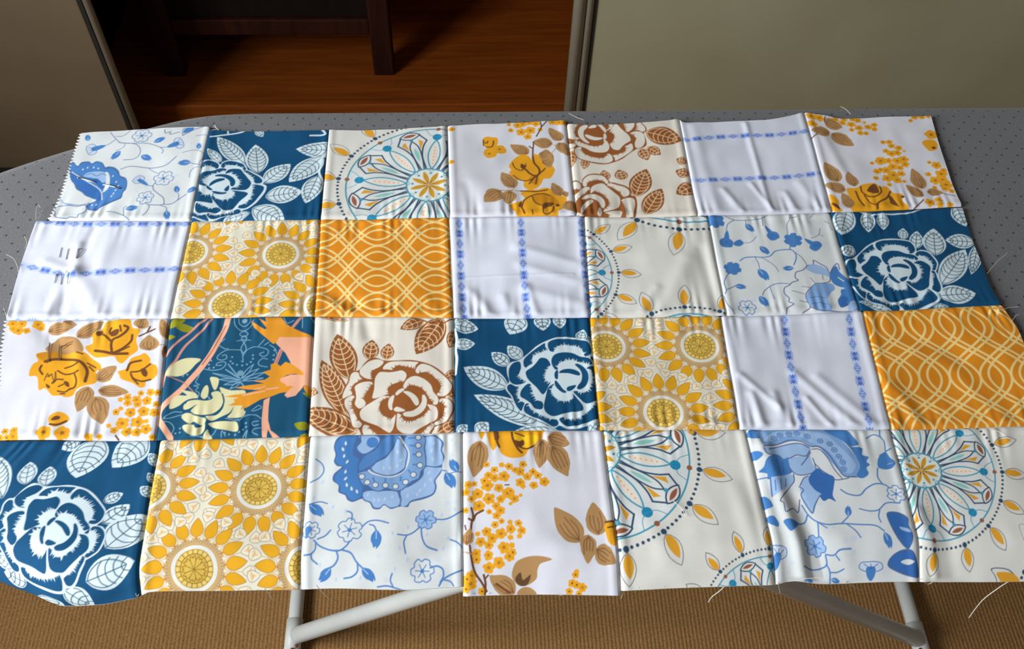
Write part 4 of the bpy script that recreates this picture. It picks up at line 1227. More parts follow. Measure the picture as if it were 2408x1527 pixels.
# ------------------------------------------------------------------ the cabinet in the wardrobe
def cabinet():
    x0, x1, y0, y1, z0, zt = -.735, -.206, 1.085, 1.50, .09, .86
    s = tag(empty('wooden_cabinet', ((x0 + x1) / 2, (y0 + y1) / 2, z0)), 'dark wooden cabinet on square legs standing inside the wardrobe', 'cabinet')
    for x in (x0, x1 - .047):
        for y in (y0, y1 - .042):
            box('leg', (x, y, z0), (x + .047, y + .042, zt), m_dkwood, s, .004)
    box('rail', (x0 + .047, y0 + .006, .200), (x1 - .047, y0 + .028, .240), m_dkwood, s, .003)
    box('door_panel', (x0 + .047, y0 + .016, .2405), (x1 - .047, y0 + .030, zt - .03), m_shadewood, s, .002)
    for x in (x0 + .008, x1 - .026): box('side_panel', (x, y0 + .042, .200), (x + .018, y1 - .042, zt), m_dkwood, s, .002)
    box('bottom_panel', (x0 + .028, y0 + .031, .205), (x1 - .028, y1 - .02, .22), m_shadewood, s, .002)
    box('back_panel', (x0 + .047, y1 - .018, .200), (x1 - .047, y1 - .008, zt), m_shadewood, s, .002)
    box('cabinet_top', (x0 - .012, y0 - .012, zt), (x1 + .012, y1 + .012, zt + .024), m_dkwood, s, .006)
cabinet()

# ------------------------------------------------------------------ the ironing board
def cover_material():
    m = new_mat('board_cover', (112, 113, 117), .85, sheen=.15)
    b = m.node_tree.nodes['Principled BSDF']
    tc = nd(m, 'ShaderNodeTexCoord')
    def dots(off):
        mp = nd(m, 'ShaderNodeMapping'); mp.inputs['Scale'].default_value = (1 / .0155, 1 / .0185, 0); mp.inputs['Location'].default_value = off
        mp.inputs['Rotation'].default_value = (0, 0, .03)
        lk(m, tc.outputs['Object'], mp.inputs['Vector'])
        fr = nd(m, 'ShaderNodeVectorMath', operation='FRACTION'); lk(m, mp.outputs['Vector'], fr.inputs[0])
        sb = nd(m, 'ShaderNodeVectorMath', operation='SUBTRACT'); lk(m, fr.outputs['Vector'], sb.inputs[0]); sb.inputs[1].default_value = (.5, .5, 0)
        ml = nd(m, 'ShaderNodeVectorMath', operation='MULTIPLY'); lk(m, sb.outputs['Vector'], ml.inputs[0]); ml.inputs[1].default_value = (.0155, .0185, 0)
        ln = nd(m, 'ShaderNodeVectorMath', operation='LENGTH'); lk(m, ml.outputs['Vector'], ln.inputs[0])
        return ln.outputs['Value']
    mn = nd(m, 'ShaderNodeMath', operation='MINIMUM'); lk(m, dots((0, 0, 0)), mn.inputs[0]); lk(m, dots((.5, .5, 0)), mn.inputs[1])
    rm = nd(m, 'ShaderNodeMapRange'); lk(m, mn.outputs[0], rm.inputs['Value'])
    rm.inputs['From Min'].default_value = .0008; rm.inputs['From Max'].default_value = .0014
    n = nd(m, 'ShaderNodeTexNoise'); n.inputs['Scale'].default_value = 600; lk(m, tc.outputs['Object'], n.inputs['Vector'])
    r = nd(m, 'ShaderNodeValToRGB'); r.color_ramp.elements[0].color = (*lin((84, 84, 86)), 1); r.color_ramp.elements[1].color = (*lin((117, 117, 119)), 1)
    lk(m, n.outputs['Fac'], r.inputs['Fac'])
    mx = nd(m, 'ShaderNodeMix', data_type='RGBA'); lk(m, rm.outputs['Result'], mx.inputs['Factor'])
    mx.inputs['A'].default_value = (*lin((38, 38, 42)), 1); lk(m, r.outputs['Color'], mx.inputs['B']); lk(m, mx.outputs['Result'], b.inputs['Base Color'])
    bu = nd(m, 'ShaderNodeBump'); bu.inputs['Strength'].default_value = .25; bu.inputs['Distance'].default_value = .001
    lk(m, n.outputs['Fac'], bu.inputs['Height']); lk(m, bu.outputs['Normal'], b.inputs['Normal'])
    return m
m_cover = cover_material()
m_white = noise_tint(new_mat('white_enamel', (205, 208, 205), .35), (196, 200, 197), (210, 212, 208), 8)
m_plastic = new_mat('white_plastic', (200, 202, 198), .45)
m_mesh = new_mat('steel_tray', (120, 122, 124), .5, .6)
m_screw = new_mat('rusty_screw', (130, 80, 50), .6, .5)

def ironing_board():
    root = tag(empty('ironing_board', (.165, -.2, 0)), 'ironing board with dotted grey cover and white tubular legs', 'ironing board')
    c = np.array([.15, (BOARD_REAR + BOARD_FRONT) / 2])
    bm = bmesh.new()
    nrm = np.zeros_like(OUT)
    e = np.roll(OUT, -1, 0) - np.roll(OUT, 1, 0); nrm[:, 0] = e[:, 1]; nrm[:, 1] = -e[:, 0]
    nrm /= np.hypot(nrm[:, 0], nrm[:, 1])[:, None]
    area = .5 * np.sum(OUT[:, 0] * np.roll(OUT[:, 1], -1) - np.roll(OUT[:, 0], -1) * OUT[:, 1])
    if area < 0: nrm = -nrm
    rings = []
    for inset, z in ((.030, 0.0), (.012, -.0004), (.005, -.002), (.001, -.006), (-.001, -.012), (0, -.020), (.004, -.025), (.012, -.027)):
        rings.append([bm.verts.new((p[0] - n[0] * inset - root.location.x, p[1] - n[1] * inset - root.location.y, ZB + z)) for p, n in zip(OUT, nrm)])
    k = len(OUT)
    for a, b in zip(rings, rings[1:]):
        for i in range(k): bm.faces.new((a[i], a[(i + 1) % k], b[(i + 1) % k], b[i]))
    bm.faces.new(rings[0]); bm.faces.new(rings[-1][::-1])
    from_bm('cover', bm, m_cover, root, True)
    bm = bmesh.new(); top = []; bot = []
    for p, n in zip(OUT, nrm):
        q = (p[0] - n[0] * .02 - root.location.x, p[1] - n[1] * .02 - root.location.y)
        top.append(bm.verts.new((*q, ZB - .0275))); bot.append(bm.verts.new((*q, ZB - .045)))
    for i in range(k): bm.faces.new((top[i], bot[i], bot[(i + 1) % k], top[(i + 1) % k]))
    bm.faces.new(top); bm.faces.new(bot[::-1])
    from_bm('tray', bm, m_mesh, root)
    box('rail', (-.35, -.275, ZB - .062), (.8, -.255, ZB - .0455), m_white, root, .003)
    box('rail', (-.35, -.19, ZB - .062), (.8, -.17, ZB - .0455), m_white, root, .003)
    A0, A1 = Vector((-.326, -.202, .022)), Vector((.74, -.202, ZB - .052))
    B0, B1 = Vector((.672, -.242, .022)), Vector((-.24, -.242, ZB - .052))
    for (p, q, y, sx) in ((A0, A1, -.202, 1), (B0, B1, -.242, -1)):
        tube('leg', [p, p.lerp(q, .5), q], .0135, m_white, root, 20)
        x = p.x - .006 * sx
        tube('foot_bar', [(x, y - .19, .0125), (x, y, .0125), (x, y + .19, .0125)], .0115, m_white, root, 18)
        tube('foot_sleeve', [(x, y - .030, .0135), (x, y, .0135), (x, y + .028, .0135)], .0132, m_plastic, root, 18)
        for s in (-1, 1):
            tube('foot_cap', [(x, y + s * .16, .0145), (x, y + s * .186, .0145), (x, y + s * .196, .0145)], [.0145, .0145, .010], m_plastic, root, 16)
        tube('screw', [(x + .002, y - .024, .0255), (x + .002, y - .024, .0278)], .003, m_screw, root, 10)
        tube('screw', [(x + .008 * sx, y - .018, .025), (x + .008 * sx, y - .018, .0275)], .0026, m_screw, root, 10)
    X = Vector((.203, -.222, .437)); tube('pivot_bolt', [X + Vector((0, -.045, 0)), X, X + Vector((0, .045, 0))], .006, m_mesh, root, 12)
    return root
ironing_board()

# ------------------------------------------------------------------ the fabric prints, drawn in millimetres on each patch
INK = {'B': dict(base=(3, 73, 113), ink=(208, 224, 230), petal=(3, 73, 113), vein=(52, 92, 112)),
       'E': dict(base=(226, 219, 206), ink=(150, 88, 40), petal=(226, 219, 206), vein=(232, 200, 160))}
PAL = dict(A0=(218, 222, 222), A1=(72, 128, 192), A2=(158, 188, 226), A3=(74, 108, 160), A4=(82, 132, 192), A5=(82, 92, 140), A6=(128, 166, 212), A7=(56, 108, 178), A8=(190, 206, 230),
           C0=(224, 222, 214), C1=(46, 76, 104), C2=(64, 152, 176), C3=(30, 138, 180), C4=(206, 226, 228), C5=(226, 162, 44), C6=(152, 92, 66), C7=(142, 202, 192), C8=(226, 168, 128), C9=(86, 100, 112),
           D0=(222, 222, 230), D1=(236, 166, 32), D2=(206, 136, 24), D3=(112, 68, 36), D4=(180, 138, 88), D5=(100, 70, 40), D6=(248, 190, 30),
           F0=(218, 221, 233), F1=(64, 100, 190), F2=(186, 203, 238), F3=(120, 150, 220),
           G0=(226, 220, 198), G1=(224, 164, 28), G2=(156, 120, 88), G3=(234, 208, 164), G4=(216, 180, 82), G5=(142, 108, 30), G6=(228, 224, 214), G7=(206, 176, 132),
           H0=(222, 138, 26), H1=(242, 212, 138),
           I0=(16, 78, 110), I1=(226, 150, 38), I2=(216, 210, 164), I3=(238, 174, 142), I4=(206, 142, 126), I5=(150, 70, 70), I6=(142, 142, 22), I7=(120, 162, 188), I8=(110, 150, 170))
FAB = [list('ABCDEFD'), list('FGHFCAB'), list('DIEBGFH'), list('BGADCAC')]

class Canvas:
    def __init__(s, W, H, N, M, base):
        s.x = np.linspace(0, W, N); s.y = np.linspace(0, H, M); s.px = (W / (N - 1) + H / (M - 1)) / 2
        s.img = np.empty((M, N, 3)); s.img[:] = lin(base)
    def win(s, lo, hi):
        i0, i1 = np.searchsorted(s.x, lo[0]), np.searchsorted(s.x, hi[0]); j0, j1 = np.searchsorted(s.y, lo[1]), np.searchsorted(s.y, hi[1])
        return None if i1 <= i0 or j1 <= j0 else (slice(j0, j1), slice(i0, i1))
    def blend(s, w, d, c, a=1.):
        k = (np.clip(.5 - d / s.px, 0, 1) * a)[..., None]
        s.img[w] = s.img[w] * (1 - k) + lin(c) * k
    def poly(s, P, c, a=1.):
        P = np.asarray(P, float); w = s.win(P.min(0) - s.px, P.max(0) + s.px)
        if w is None: return
        X, Y = s.x[w[1]][None, :, None], s.y[w[0]][:, None, None]
        A = P; B = np.roll(P, -1, 0); E = B - A; L2 = np.maximum((E ** 2).sum(1), 1e-12)
        dx, dy = X - A[:, 0], Y - A[:, 1]
        t = np.clip((dx * E[:, 0] + dy * E[:, 1]) / L2, 0, 1)
        d = np.sqrt(((dx - t * E[:, 0]) ** 2 + (dy - t * E[:, 1]) ** 2).min(-1))
        cr = ((A[:, 1] > Y) != (B[:, 1] > Y)) & (X < E[:, 0] * (Y - A[:, 1]) / np.where(np.abs(E[:, 1]) < 1e-12, 1e-12, E[:, 1]) + A[:, 0])
        s.blend(w, np.where(cr.sum(-1) % 2 == 1, -d, d), c, a)
    def line(s, P, wd, c, a=1.):
        P = np.asarray(P, float); h = wd / 2; w = s.win(P.min(0) - h - s.px, P.max(0) + h + s.px)
        if w is None: return
        X, Y = s.x[w[1]][None, :, None], s.y[w[0]][:, None, None]
        A = P[:-1]; E = P[1:] - A; L2 = np.maximum((E ** 2).sum(1), 1e-12)
        dx, dy = X - A[:, 0], Y - A[:, 1]
        t = np.clip((dx * E[:, 0] + dy * E[:, 1]) / L2, 0, 1)
        d = np.sqrt(((dx - t * E[:, 0]) ** 2 + (dy - t * E[:, 1]) ** 2).min(-1))
        # a stroke thinner than a cell keeps its ink as tone
        a2 = a * min(1, wd / (s.px * .9)); h = max(h, s.px * .45)
        s.blend(w, d - h, c, a2)
    def disc(s, p, r, c, a=1.):
        w = s.win((p[0] - r - s.px, p[1] - r - s.px), (p[0] + r + s.px, p[1] + r + s.px))
        if w is None: return
        d = np.hypot(s.x[w[1]][None, :] - p[0], s.y[w[0]][:, None] - p[1])
        a2 = a * min(1, (r / (s.px * .55)) ** 2); s.blend(w, d - max(r, s.px * .5), c, a2)

def blade(b, t, w, peak=.45, n=9):
    """almond outline from base to tip"""
    b, t = np.asarray(b, float), np.asarray(t, float); d = t - b; L = np.hypot(*d); d = d / max(L, 1e-6); nn = np.array([-d[1], d[0]])
    s = np.linspace(0, 1, n); pr = np.sin(math.pi * s ** (math.log(.5) / math.log(peak))) ** .8
    up = [b + d * L * a + nn * w / 2 * p for a, p in zip(s, pr)]; dn = [b + d * L * a - nn * w / 2 * p for a, p in zip(s, pr)]
    return np.array(up + dn[::-1][1:-1]), d, nn, L

def draw_leaf(cv, b, t, w, K):
    o, d, n, L = blade(b, t, w, .46, 13); cv.poly(o, K['ink'])
    mrg = min(2.2, w * .1); i, _, _, Li = blade(np.asarray(b) + d * mrg * .5, np.asarray(t) - d * mrg * 2.2, max(w - 2 * mrg - .6, w * .6), .46, 13)
    lw = .75 if w > 12 else .55
    cv.line(np.vstack([i, i[:1]]), lw, K['vein'])
    b2 = np.asarray(b, float); cv.line([b2, b2 + d * (L - mrg * 2.4)], lw, K['vein'])
    k = max(3, int(L / 6.5))
    for j in range(1, k + 1):
        s = .1 + .72 * j / (k + .5); hw = w / 2 * math.sin(math.pi * (s + .10) ** .893) ** .8 * .80
        p0 = b2 + d * L * s
        for sg in (-1, 1):
            p2 = p0 + d * L * .13 + n * sg * hw; p1 = p0 + d * L * .03 + n * sg * hw * .55
            cv.line(catmull([p0, p1, p2], 3), lw, K['vein'])

def draw_peony(cv, Mv, K, seed):
    M = np.array(Mv).reshape(3, 2); rr = random.Random(seed)
    def tr(fl): return np.c_[np.array(fl, float).reshape(-1, 2) / 10, np.ones(len(fl) // 2)] @ M
    cv.poly(catmull(tr(PEONY['out']), 4, True), K['ink'])
    for fl, fr in PEONY['petals']:
        P = tr(fl); cv.poly(catmull(P, 4, True), K['petal'])
        c = P.mean(0); k = len(P); ar = sum(P[i - 1][0] * P[i][1] - P[i][0] * P[i - 1][1] for i in range(k))
        for i in range(k):
            j = (i + 1) % k
            if not (fr[i] and fr[j]): continue
            a, b = P[i], P[j]; e = b - a; L = np.hypot(*e); n = np.array([-e[1], e[0]]) / max(L, 1e-6) * (1 if ar > 0 else -1)
            base = []; m = max(2, int(L / 1.35))
            for q in range(m):
                p = a + e * (q + .5) / m; h = rr.uniform(1.0, 3.6); sk = rr.uniform(-.5, .5)
                wd = L / m * .62
                ed = e / L
                base.append(np.array([p - ed * wd - n * .8, p + ed * sk + n * h, p + ed * wd - n * .8]))
            cv.poly(np.array([a - n * .8, b - n * .8, b + n * .7, a + n * .7]), K['ink'])
            for tri in base: cv.poly(tri, K['ink'])
    for fl in PEONY['cen']: cv.poly(catmull(tr(fl), 4, True), K['petal'])

def pol(c, r, deg): a = math.radians(deg); return np.array([c[0] + r * math.cos(a), c[1] + r * math.sin(a)])

def draw_mandala(cv, c, R, a0):
    p = PAL
    W, H = cv.x[-1], cv.y[-1]
    far = lambda q, r: q[0] < -r or q[1] < -r or q[0] > W + r or q[1] > H + r
    lw = max(.9, R * .018)
    cv.disc(c, R * .99, (220, 224, 222))
    for i in range(16):
        a = a0 + 22.5 * i; even = i % 2 == 0
        q = pol(c, R * 1.105, a)
        if not far(q, R * .5):                                       # dot ring and leaves
            o, d, n, L = blade(pol(c, R * 1.135, a), pol(c, R * 1.45, a + 2), R * .165, .46)
            cv.line(np.vstack([o, o[:1]]), .55, p['C9'])
            o, *_ = blade(pol(c, R * 1.14, a), pol(c, R * 1.385, a + 1), R * .105, .45); cv.poly(o, p['C5'])
            cv.disc(q, R * .031, p['C1'])
            for k in range(1, 7): cv.disc(pol(c, R * 1.10, a + 22.5 * k / 7), R * .0175, p['C1'])
        if far(pol(c, R * .6, a), R * .62): continue
        if even:                                                     # lollipop
            o, *_ = blade(pol(c, R * .27, a), pol(c, R * .80, a), R * .145, .5); cv.poly(o, (226, 226, 220)); cv.line(np.vstack([o, o[:1]]), lw, p['C2'])
            o, *_ = blade(pol(c, R * .33, a), pol(c, R * .73, a), R * .07, .5); cv.poly(o, (238, 224, 206))
            for k in range(6): cv.disc(pol(c, R * (.37 + .058 * k), a), R * .010, p['C8'])
            cv.disc(pol(c, R * .85, a), R * .058, p['C3'])
            for s in (-1, 1): cv.line(catmull([pol(c, R * .85, a), pol(c, R * .89, a + s * 6), pol(c, R * .995, a + s * 9)], 4), .6, p['C2'])
        else:                                                        # tulip
            for s in (-1, 1):
                P = catmull([pol(c, R * .28, a + s * 9), pol(c, R * .50, a + s * 6.2), pol(c, R * .68, a + s * 9.5), pol(c, R * .80, a + s * 13.5)], 5)
                cv.line(P, lw * 1.15, p['C1']); cv.line([P[-1], pol(c, R * .92, a + s * 7.5)], lw * 1.15, p['C1'])
                f = [pol(c, R * .63, a + s * 6), pol(c, R * .73, a + s * 6), pol(c, R * .83, a + s * 6.2), pol(c, R * .775, a + s * 10.5), pol(c, R * .71, a + s * 8.5)]
                cv.poly(f, p['C5'])
                P = catmull([pol(c, R * .28, a + s * 4), pol(c, R * .5, a + s * 5.8), pol(c, R * .7, a + s * 4.2), pol(c, R * .82, a)], 5); cv.line(P, lw, p['C1'])
            o, *_ = blade(pol(c, R * .42, a), pol(c, R * .68, a), R * .05, .5); cv.poly(o, p['C7'])
            t0, t1 = pol(c, R * .925, a - 8), pol(c, R * .925, a + 8); o, *_ = blade(t0, t1, R * .13, .5)
            cv.poly(o, (226, 224, 218)); cv.line(np.vstack([o, o[:1]]), lw, p['C1']); o, *_ = blade(pol(c, R * .925, a - 5.5), pol(c, R * .925, a + 5.5), R * .055, .5); cv.poly(o, p['C6'])
            cv.disc(pol(c, R * .835, a), R * .024, p['C2'])
    ring = np.array([pol(c, R, t) for t in range(0, 361, 4)]); cv.line(ring, lw * 1.05, p['C2'])
    for i in range(8): cv.disc(pol(c, R, a0 + 45 * i), R * .03, p['C6'])
    if not far(c, R * .3):
        cv.disc(c, R * .27, (224, 230, 224)); cv.line(np.array([pol(c, R * .27, t) for t in range(0, 361, 8)]), lw * 1.1, p['C2'])
        for i in range(8):
            a = a0 + 22.5 + 45 * i
            o, *_ = blade(c, pol(c, R * .235, a), R * .062, .55); cv.poly(o, (206, 152, 40)); cv.disc(pol(c, R * .2, a + 22.5), R * .016, p['C2'])
            cv.line(catmull([pol(c, R * .265, a + 14), pol(c, R * .235, a + 22.5), pol(c, R * .265, a + 31)], 4), .6, p['C2'])
            cv.line([pol(c, R * .03, a), pol(c, R * .07, a)], .5, (70, 70, 40))

def draw_medallion(cv, c):
    p = PAL; W, H = cv.x[-1], cv.y[-1]
    far = lambda q, r: q[0] < -r or q[1] < -r or q[0] > W + r or q[1] > H + r
    if far(c, 44): return
    n = 17
    for i in range(n):
        a = -92 + 360 / n * i
        q = pol(c, 38.5, a + 180 / n)
        if not far(q, 8):                                             # small bell flower between the petals
            u = q - np.asarray(c); u /= np.hypot(*u); v = np.array([-u[1], u[0]])
            out = catmull([q - u * 5.5, q - u * 2 + v * 3.4, q + u * 1.2 + v * 4.1, q + u * 3 + v * 2, q + u * 3.3, q + u * 3 - v * 2, q + u * 1.2 - v * 4.1, q - u * 2 - v * 3.4], 3, True)
            cv.poly(out, (232, 224, 202)); cv.line(np.vstack([out, out[:1]]), .45, (166, 142, 116))
            cv.line([q - u * 11, q - u * 5.5], .6, p['G7'])
            for k in (-1, 0, 1): cv.line([q - u * 2.5, q + u * 1.2 + v * 1.5 * k], .8, (238, 196, 128))
            cv.line(catmull([q - v * 3.2 + u * .6, q - u * .6, q + v * 3.2 + u * .6], 4), .4, (180, 150, 116))
        b = pol(c, 22.5, a)
        if not far(b, 18):
            o, *_ = blade(pol(c, 21.5, a), pol(c, 36.5, a), 8.6, .40, 11); cv.poly(o, p['G1']); cv.line(np.vstack([o, o[:1]]), .45, (170, 122, 44))
            for s in (-1, 1):
                cv.line(catmull([pol(c, 19, a), pol(c, 22.5, a + s * 9), pol(c, 28, a + s * 10)], 3), .5, p['G7'])
                cv.disc(pol(c, 20.6, a + s * 5), .9, (214, 170, 96))
            cv.disc(pol(c, 20.4, a), 1.1, (206, 130, 40))
    for r, w_, k in ((18.8, 2.6, (196, 168, 126)), (17.1, .9, (214, 162, 60)), (16.2, .7, (180, 148, 104)), (14.4, 2.9, p['G6'])):
        cv.line(np.array([pol(c, r, t) for t in range(0, 361, 8)]), w_, k)
    for t in range(0, 360, 6): cv.line([pol(c, 17.9, t), pol(c, 19.8, t + 1)], .35, (150, 122, 92))
    if far(c, 16): return
    cv.disc(c, 13, (168, 132, 48)); cv.disc(c, 12.6, p['G4'])
    for t in range(0, 360, 18):
        cv.disc(pol(c, 11, t), 1.35, (228, 198, 110)); cv.line([pol(c, 9.8, t + 9), pol(c, 12.4, t + 9)], .5, p['G5'])
    cv.line(np.array([pol(c, 9.5, t) for t in range(0, 361, 10)]), .6, p['G5'])
    for t in range(0, 360, 40):
        cv.line([pol(c, 0, t), pol(c, 6.2, t)], .45, p['G5'])
        for s in (-1, 1): cv.line(catmull([pol(c, 6, t), pol(c, 8.4, t + s * 9), pol(c, 7.2, t + s * 18)], 3), .5, p['G5'])
        cv.disc(pol(c, 7.4, t + 20), .7, (190, 130, 40))

def draw_ogee(cv, o, a, b):
    o, a, b = (np.array(v, float) / 10 for v in (o, a, b)); t = np.linspace(-6, 6, 241)
    A = .86
    for k in range(-8, 9):
        for sg in (-1, 1):
            for off in (-3.35, 3.35):
                f = k + sg * A * -np.cos(math.pi * t) + sg * (A - .36) + off / np.hypot(*b)
                P = o + t[:, None] * a + f[:, None] * b
                cv.line(P, 1.9, PAL['H1'])

def draw_stripe(cv, P):
    P = catmull(np.array(P, float).reshape(-1, 2) / 10, 12); d = np.r_[0, np.cumsum(np.hypot(*np.diff(P, axis=0).T))]
    L = d[-1]; s = -2.; k = 0
    cv.line(P, 7.4, PAL['F2'], .42); cv.line(P, 4.4, PAL['F2'], .6)
    while s < L + 4:
        at = lambda v: np.array([np.interp(v, d, P[:, 0]), np.interp(v, d, P[:, 1])])
        q = at(s); u = at(min(s + 1, L)) - at(max(min(s + 1, L) - 2, 0)); u /= max(np.hypot(*u), 1e-6); v = np.array([-u[1], u[0]])
        if k % 2 == 0:
            for e in (-1, 1):
                cv.poly([q + u * e * .9, q + u * e * 2.9 + v * 1.25, q + u * e * 4.7, q + u * e * 2.9 - v * 1.25], PAL['F1'])
                for f in (-1, 1):
                    cv.line([q + v * f * .6 + u * e * .4, q + v * f * 3.3 + u * e * 2.2], .9, PAL['F3']); cv.line([q + v * f * .5 + u * e * .9, q + v * f * 2.3 + u * e * 3.9], .9, PAL['F1'])
            for f in (-1, 1): cv.line([q + v * f * .7, q + v * f * 3.6], .8, PAL['F3'])
        else:
            o = [q + u * 5, q + v * 2.7, q - u * 5, q - v * 2.7, q + u * 5]; cv.line(o, .9, PAL['F3'])
            for e, f in ((2.1, 0), (-2.1, 0), (0, 1.1), (0, -1.1)): cv.poly([q + u * (e + 1.1) + v * f, q + u * e + v * (f + .8), q + u * (e - 1.1) + v * f, q + u * e + v * (f - .8)], PAL['F1'])
        s += 11.9; k += 1

def paint(r, c):
    F = FAB[r][c]; W, H = SIZES[r, c]
    N, M = ((225, 160), (232, 178), (244, 208), (252, 252))[r]
    if F == 'F': N, M = int(N * .8), int(M * .8)
    K = INK.get(F); base = K['base'] if K else PAL[F + '0']
    cv = Canvas(W, H, N, M, base); rr = random.Random(r * 10 + c)
    if F == 'A':                                                       # faint blue mottling of the printed ground
        for k in range(26): cv.disc((rr.uniform(0, W), rr.uniform(0, H)), rr.uniform(1, 2.2), PAL['A8'], .35)
    xy = lambda v: np.array(v, float).reshape(-1, 2) / 10
    C = lambda k: K[k] if K and k in K else PAL[k]
    for op in OPS[r, c]:
        t = op[0]
        if t == 'P': cv.poly(catmull(xy(op[2]), 4, True), C(op[1]))
        elif t == 'S': cv.poly(xy(op[2]), C(op[1]))
        elif t == 'L': cv.line(catmull(xy(op[3]), 5), op[2] / 10, C(op[1]))
        elif t == 'D':
            for q in xy(op[3]): cv.disc(q, op[2] / 10, C(op[1]))
        elif t == 'leaf': b, e = xy(op[1]); draw_leaf(cv, b, e, op[2] / 10, K)
        elif t == 'peony': draw_peony(cv, op[1], K, r * 7 + c)
        elif t == 'mand': draw_mandala(cv, np.array(op[1]) / 10, op[2] / 10, op[3])
        elif t == 'med': draw_medallion(cv, np.array(op[1]) / 10)
        elif t == 'ogee': draw_ogee(cv, *op[1:])
        elif t == 'stripe': draw_stripe(cv, op[1])
        elif t == 'tan':
            b, e = xy(op[1]); w = op[2] / 10; o, d, n, L = blade(b, e, w, .38, 9)
            for i in range(len(o)): o[i] += np.array([rr.uniform(-.3, .3), rr.uniform(-.3, .3)])
            cv.poly(catmull(o, 2, True), PAL['D4'])
            for s in (-.28, -.1, .1, .26): cv.line(catmull([b + d * L * .06, b + d * L * .3 + n * w * s, b + d * L * rr.uniform(.5, .75) + n * w * s * .9], 3), .7, (132, 90, 56))
        elif t == 'fl':
            q = np.array(op[1]) / 10; R = op[2] / 10; a0 = rr.uniform(0, 72)
            o = np.array([pol(q, R * 1.04 * (1.0, 1.0, .80)[k % 3] * rr.uniform(.9, 1.06), a0 + 72 * (k // 3) + (-15, 15, 36)[k % 3]) for k in range(15)])
            cv.poly(catmull(o, 2, True), PAL['D1'])
            if R > 2.2: cv.disc(q, R * .24, PAL['D3'])
            if R > 3:
                for k in range(5): cv.line([q, pol(q, R * .5, a0 + 72 * k)], .4, PAL['D2'])
        elif t == 'bf':
            q = np.array(op[2]) / 10; R = op[3] / 10; a0 = rr.uniform(0, 60)
            o = np.array([pol(q, R * (1.0, 1.0, .78)[k % 3] * rr.uniform(.94, 1.04), a0 + 60 * (k // 3) + (-13, 13, 30)[k % 3]) for k in range(18)]); o = catmull(o, 3, True)
            cv.poly(o, PAL[op[1]]); cv.line(np.vstack([o, o[:1]]), .8, PAL['A4'])
            for k in range(6): cv.line([pol(q, R * .1, a0 + 60 * k), pol(q, R * .6, a0 + 60 * k + 8)], .7, PAL['A4'])
            cv.disc(q, R * .17, PAL['A1'])
        elif t == 'drop':
            q = np.array(op[2]) / 10; R = op[3] / 10; o, *_ = blade(pol(q, R, rr.uniform(60, 130)), pol(q, -R, rr.uniform(60, 130)), R * .9, .45); cv.poly(o, PAL[op[1]])
        elif t == 'bell':
            b, e = xy(op[1]); w = op[2] / 10 * .86; d = e - b; L = np.hypot(*d); d /= L; n = np.array([-d[1], d[0]])
            o = catmull([b + d * L * .55 - n * w * .2, b + d * L * .75 - n * w * .5, b + d * L * 1.05 - n * w * .42, b + d * L * 1.1 - n * w * .12, b + d * L * 1.12 + n * w * .15, b + d * L * 1.03 + n * w * .45, b + d * L * .72 + n * w * .5, b + d * L * .55 + n * w * .2], 3, True)
            f = PAL['A1'] if (r, c) == (1, 5) else (206, 216, 228)
            cv.poly(o, f); cv.line(np.vstack([o, o[:1]]), .7, PAL['A4'])
            cv.poly(catmull([b, b + d * L * .3 + n * w * .17, b + d * L * .75 + n * w * .2, b + d * L * .85, b + d * L * .75 - n * w * .2, b + d * L * .3 - n * w * .17], 3, True), PAL['A1'])
            for s in (-.3, 0, .3): cv.line([b + d * L * .7, b + d * L * .98 + n * w * s], .6, PAL['A7'])
        elif t == 'bud':
            b, e = xy(op[1]); d = e - b; L = np.hypot(*d); d /= max(L, 1e-6); n = np.array([-d[1], d[0]]); w = L * .55
            o = [b, b + d * L * .25 + n * w * .42, b + d * L * .55 + n * w * .5, b + d * L * .72 + n * w * .36, b + d * L * .95 + n * w * .22, b + d * L * .85, b + d * L, b + d * L * .9 - n * w * .2, b + d * L * .7 - n * w * .42, b + d * L * .4 - n * w * .5, b + d * L * .2 - n * w * .35]
            cv.poly(catmull(o, 2, True), PAL['A1']); cv.line([b + d * L * .1, b + d * L * .45], .8, PAL['A2'])
    return cv.img

# ------------------------------------------------------------------ cloth relief
_rs = np.random.RandomState(5)
_WV = [(a, 2 * math.pi / l, _rs.uniform(0, 6.28), _rs.uniform(0, 6.28)) for a, l in ((.9, .23), (.8, .17), (.6, .12), (.45, .085), (.3, .06), (.2, .045), (.14, .03), (.1, .022))]
def relief(x, y):
    z = 0
    for a, k, d, ph in _WV: z = z + a * np.sin(k * (x * math.cos(d) + y * math.sin(d)) + ph + 1.3 * np.sin(k * .6 * (x * math.sin(d) - y * math.cos(d)) + ph))
    return z * .001 * .62
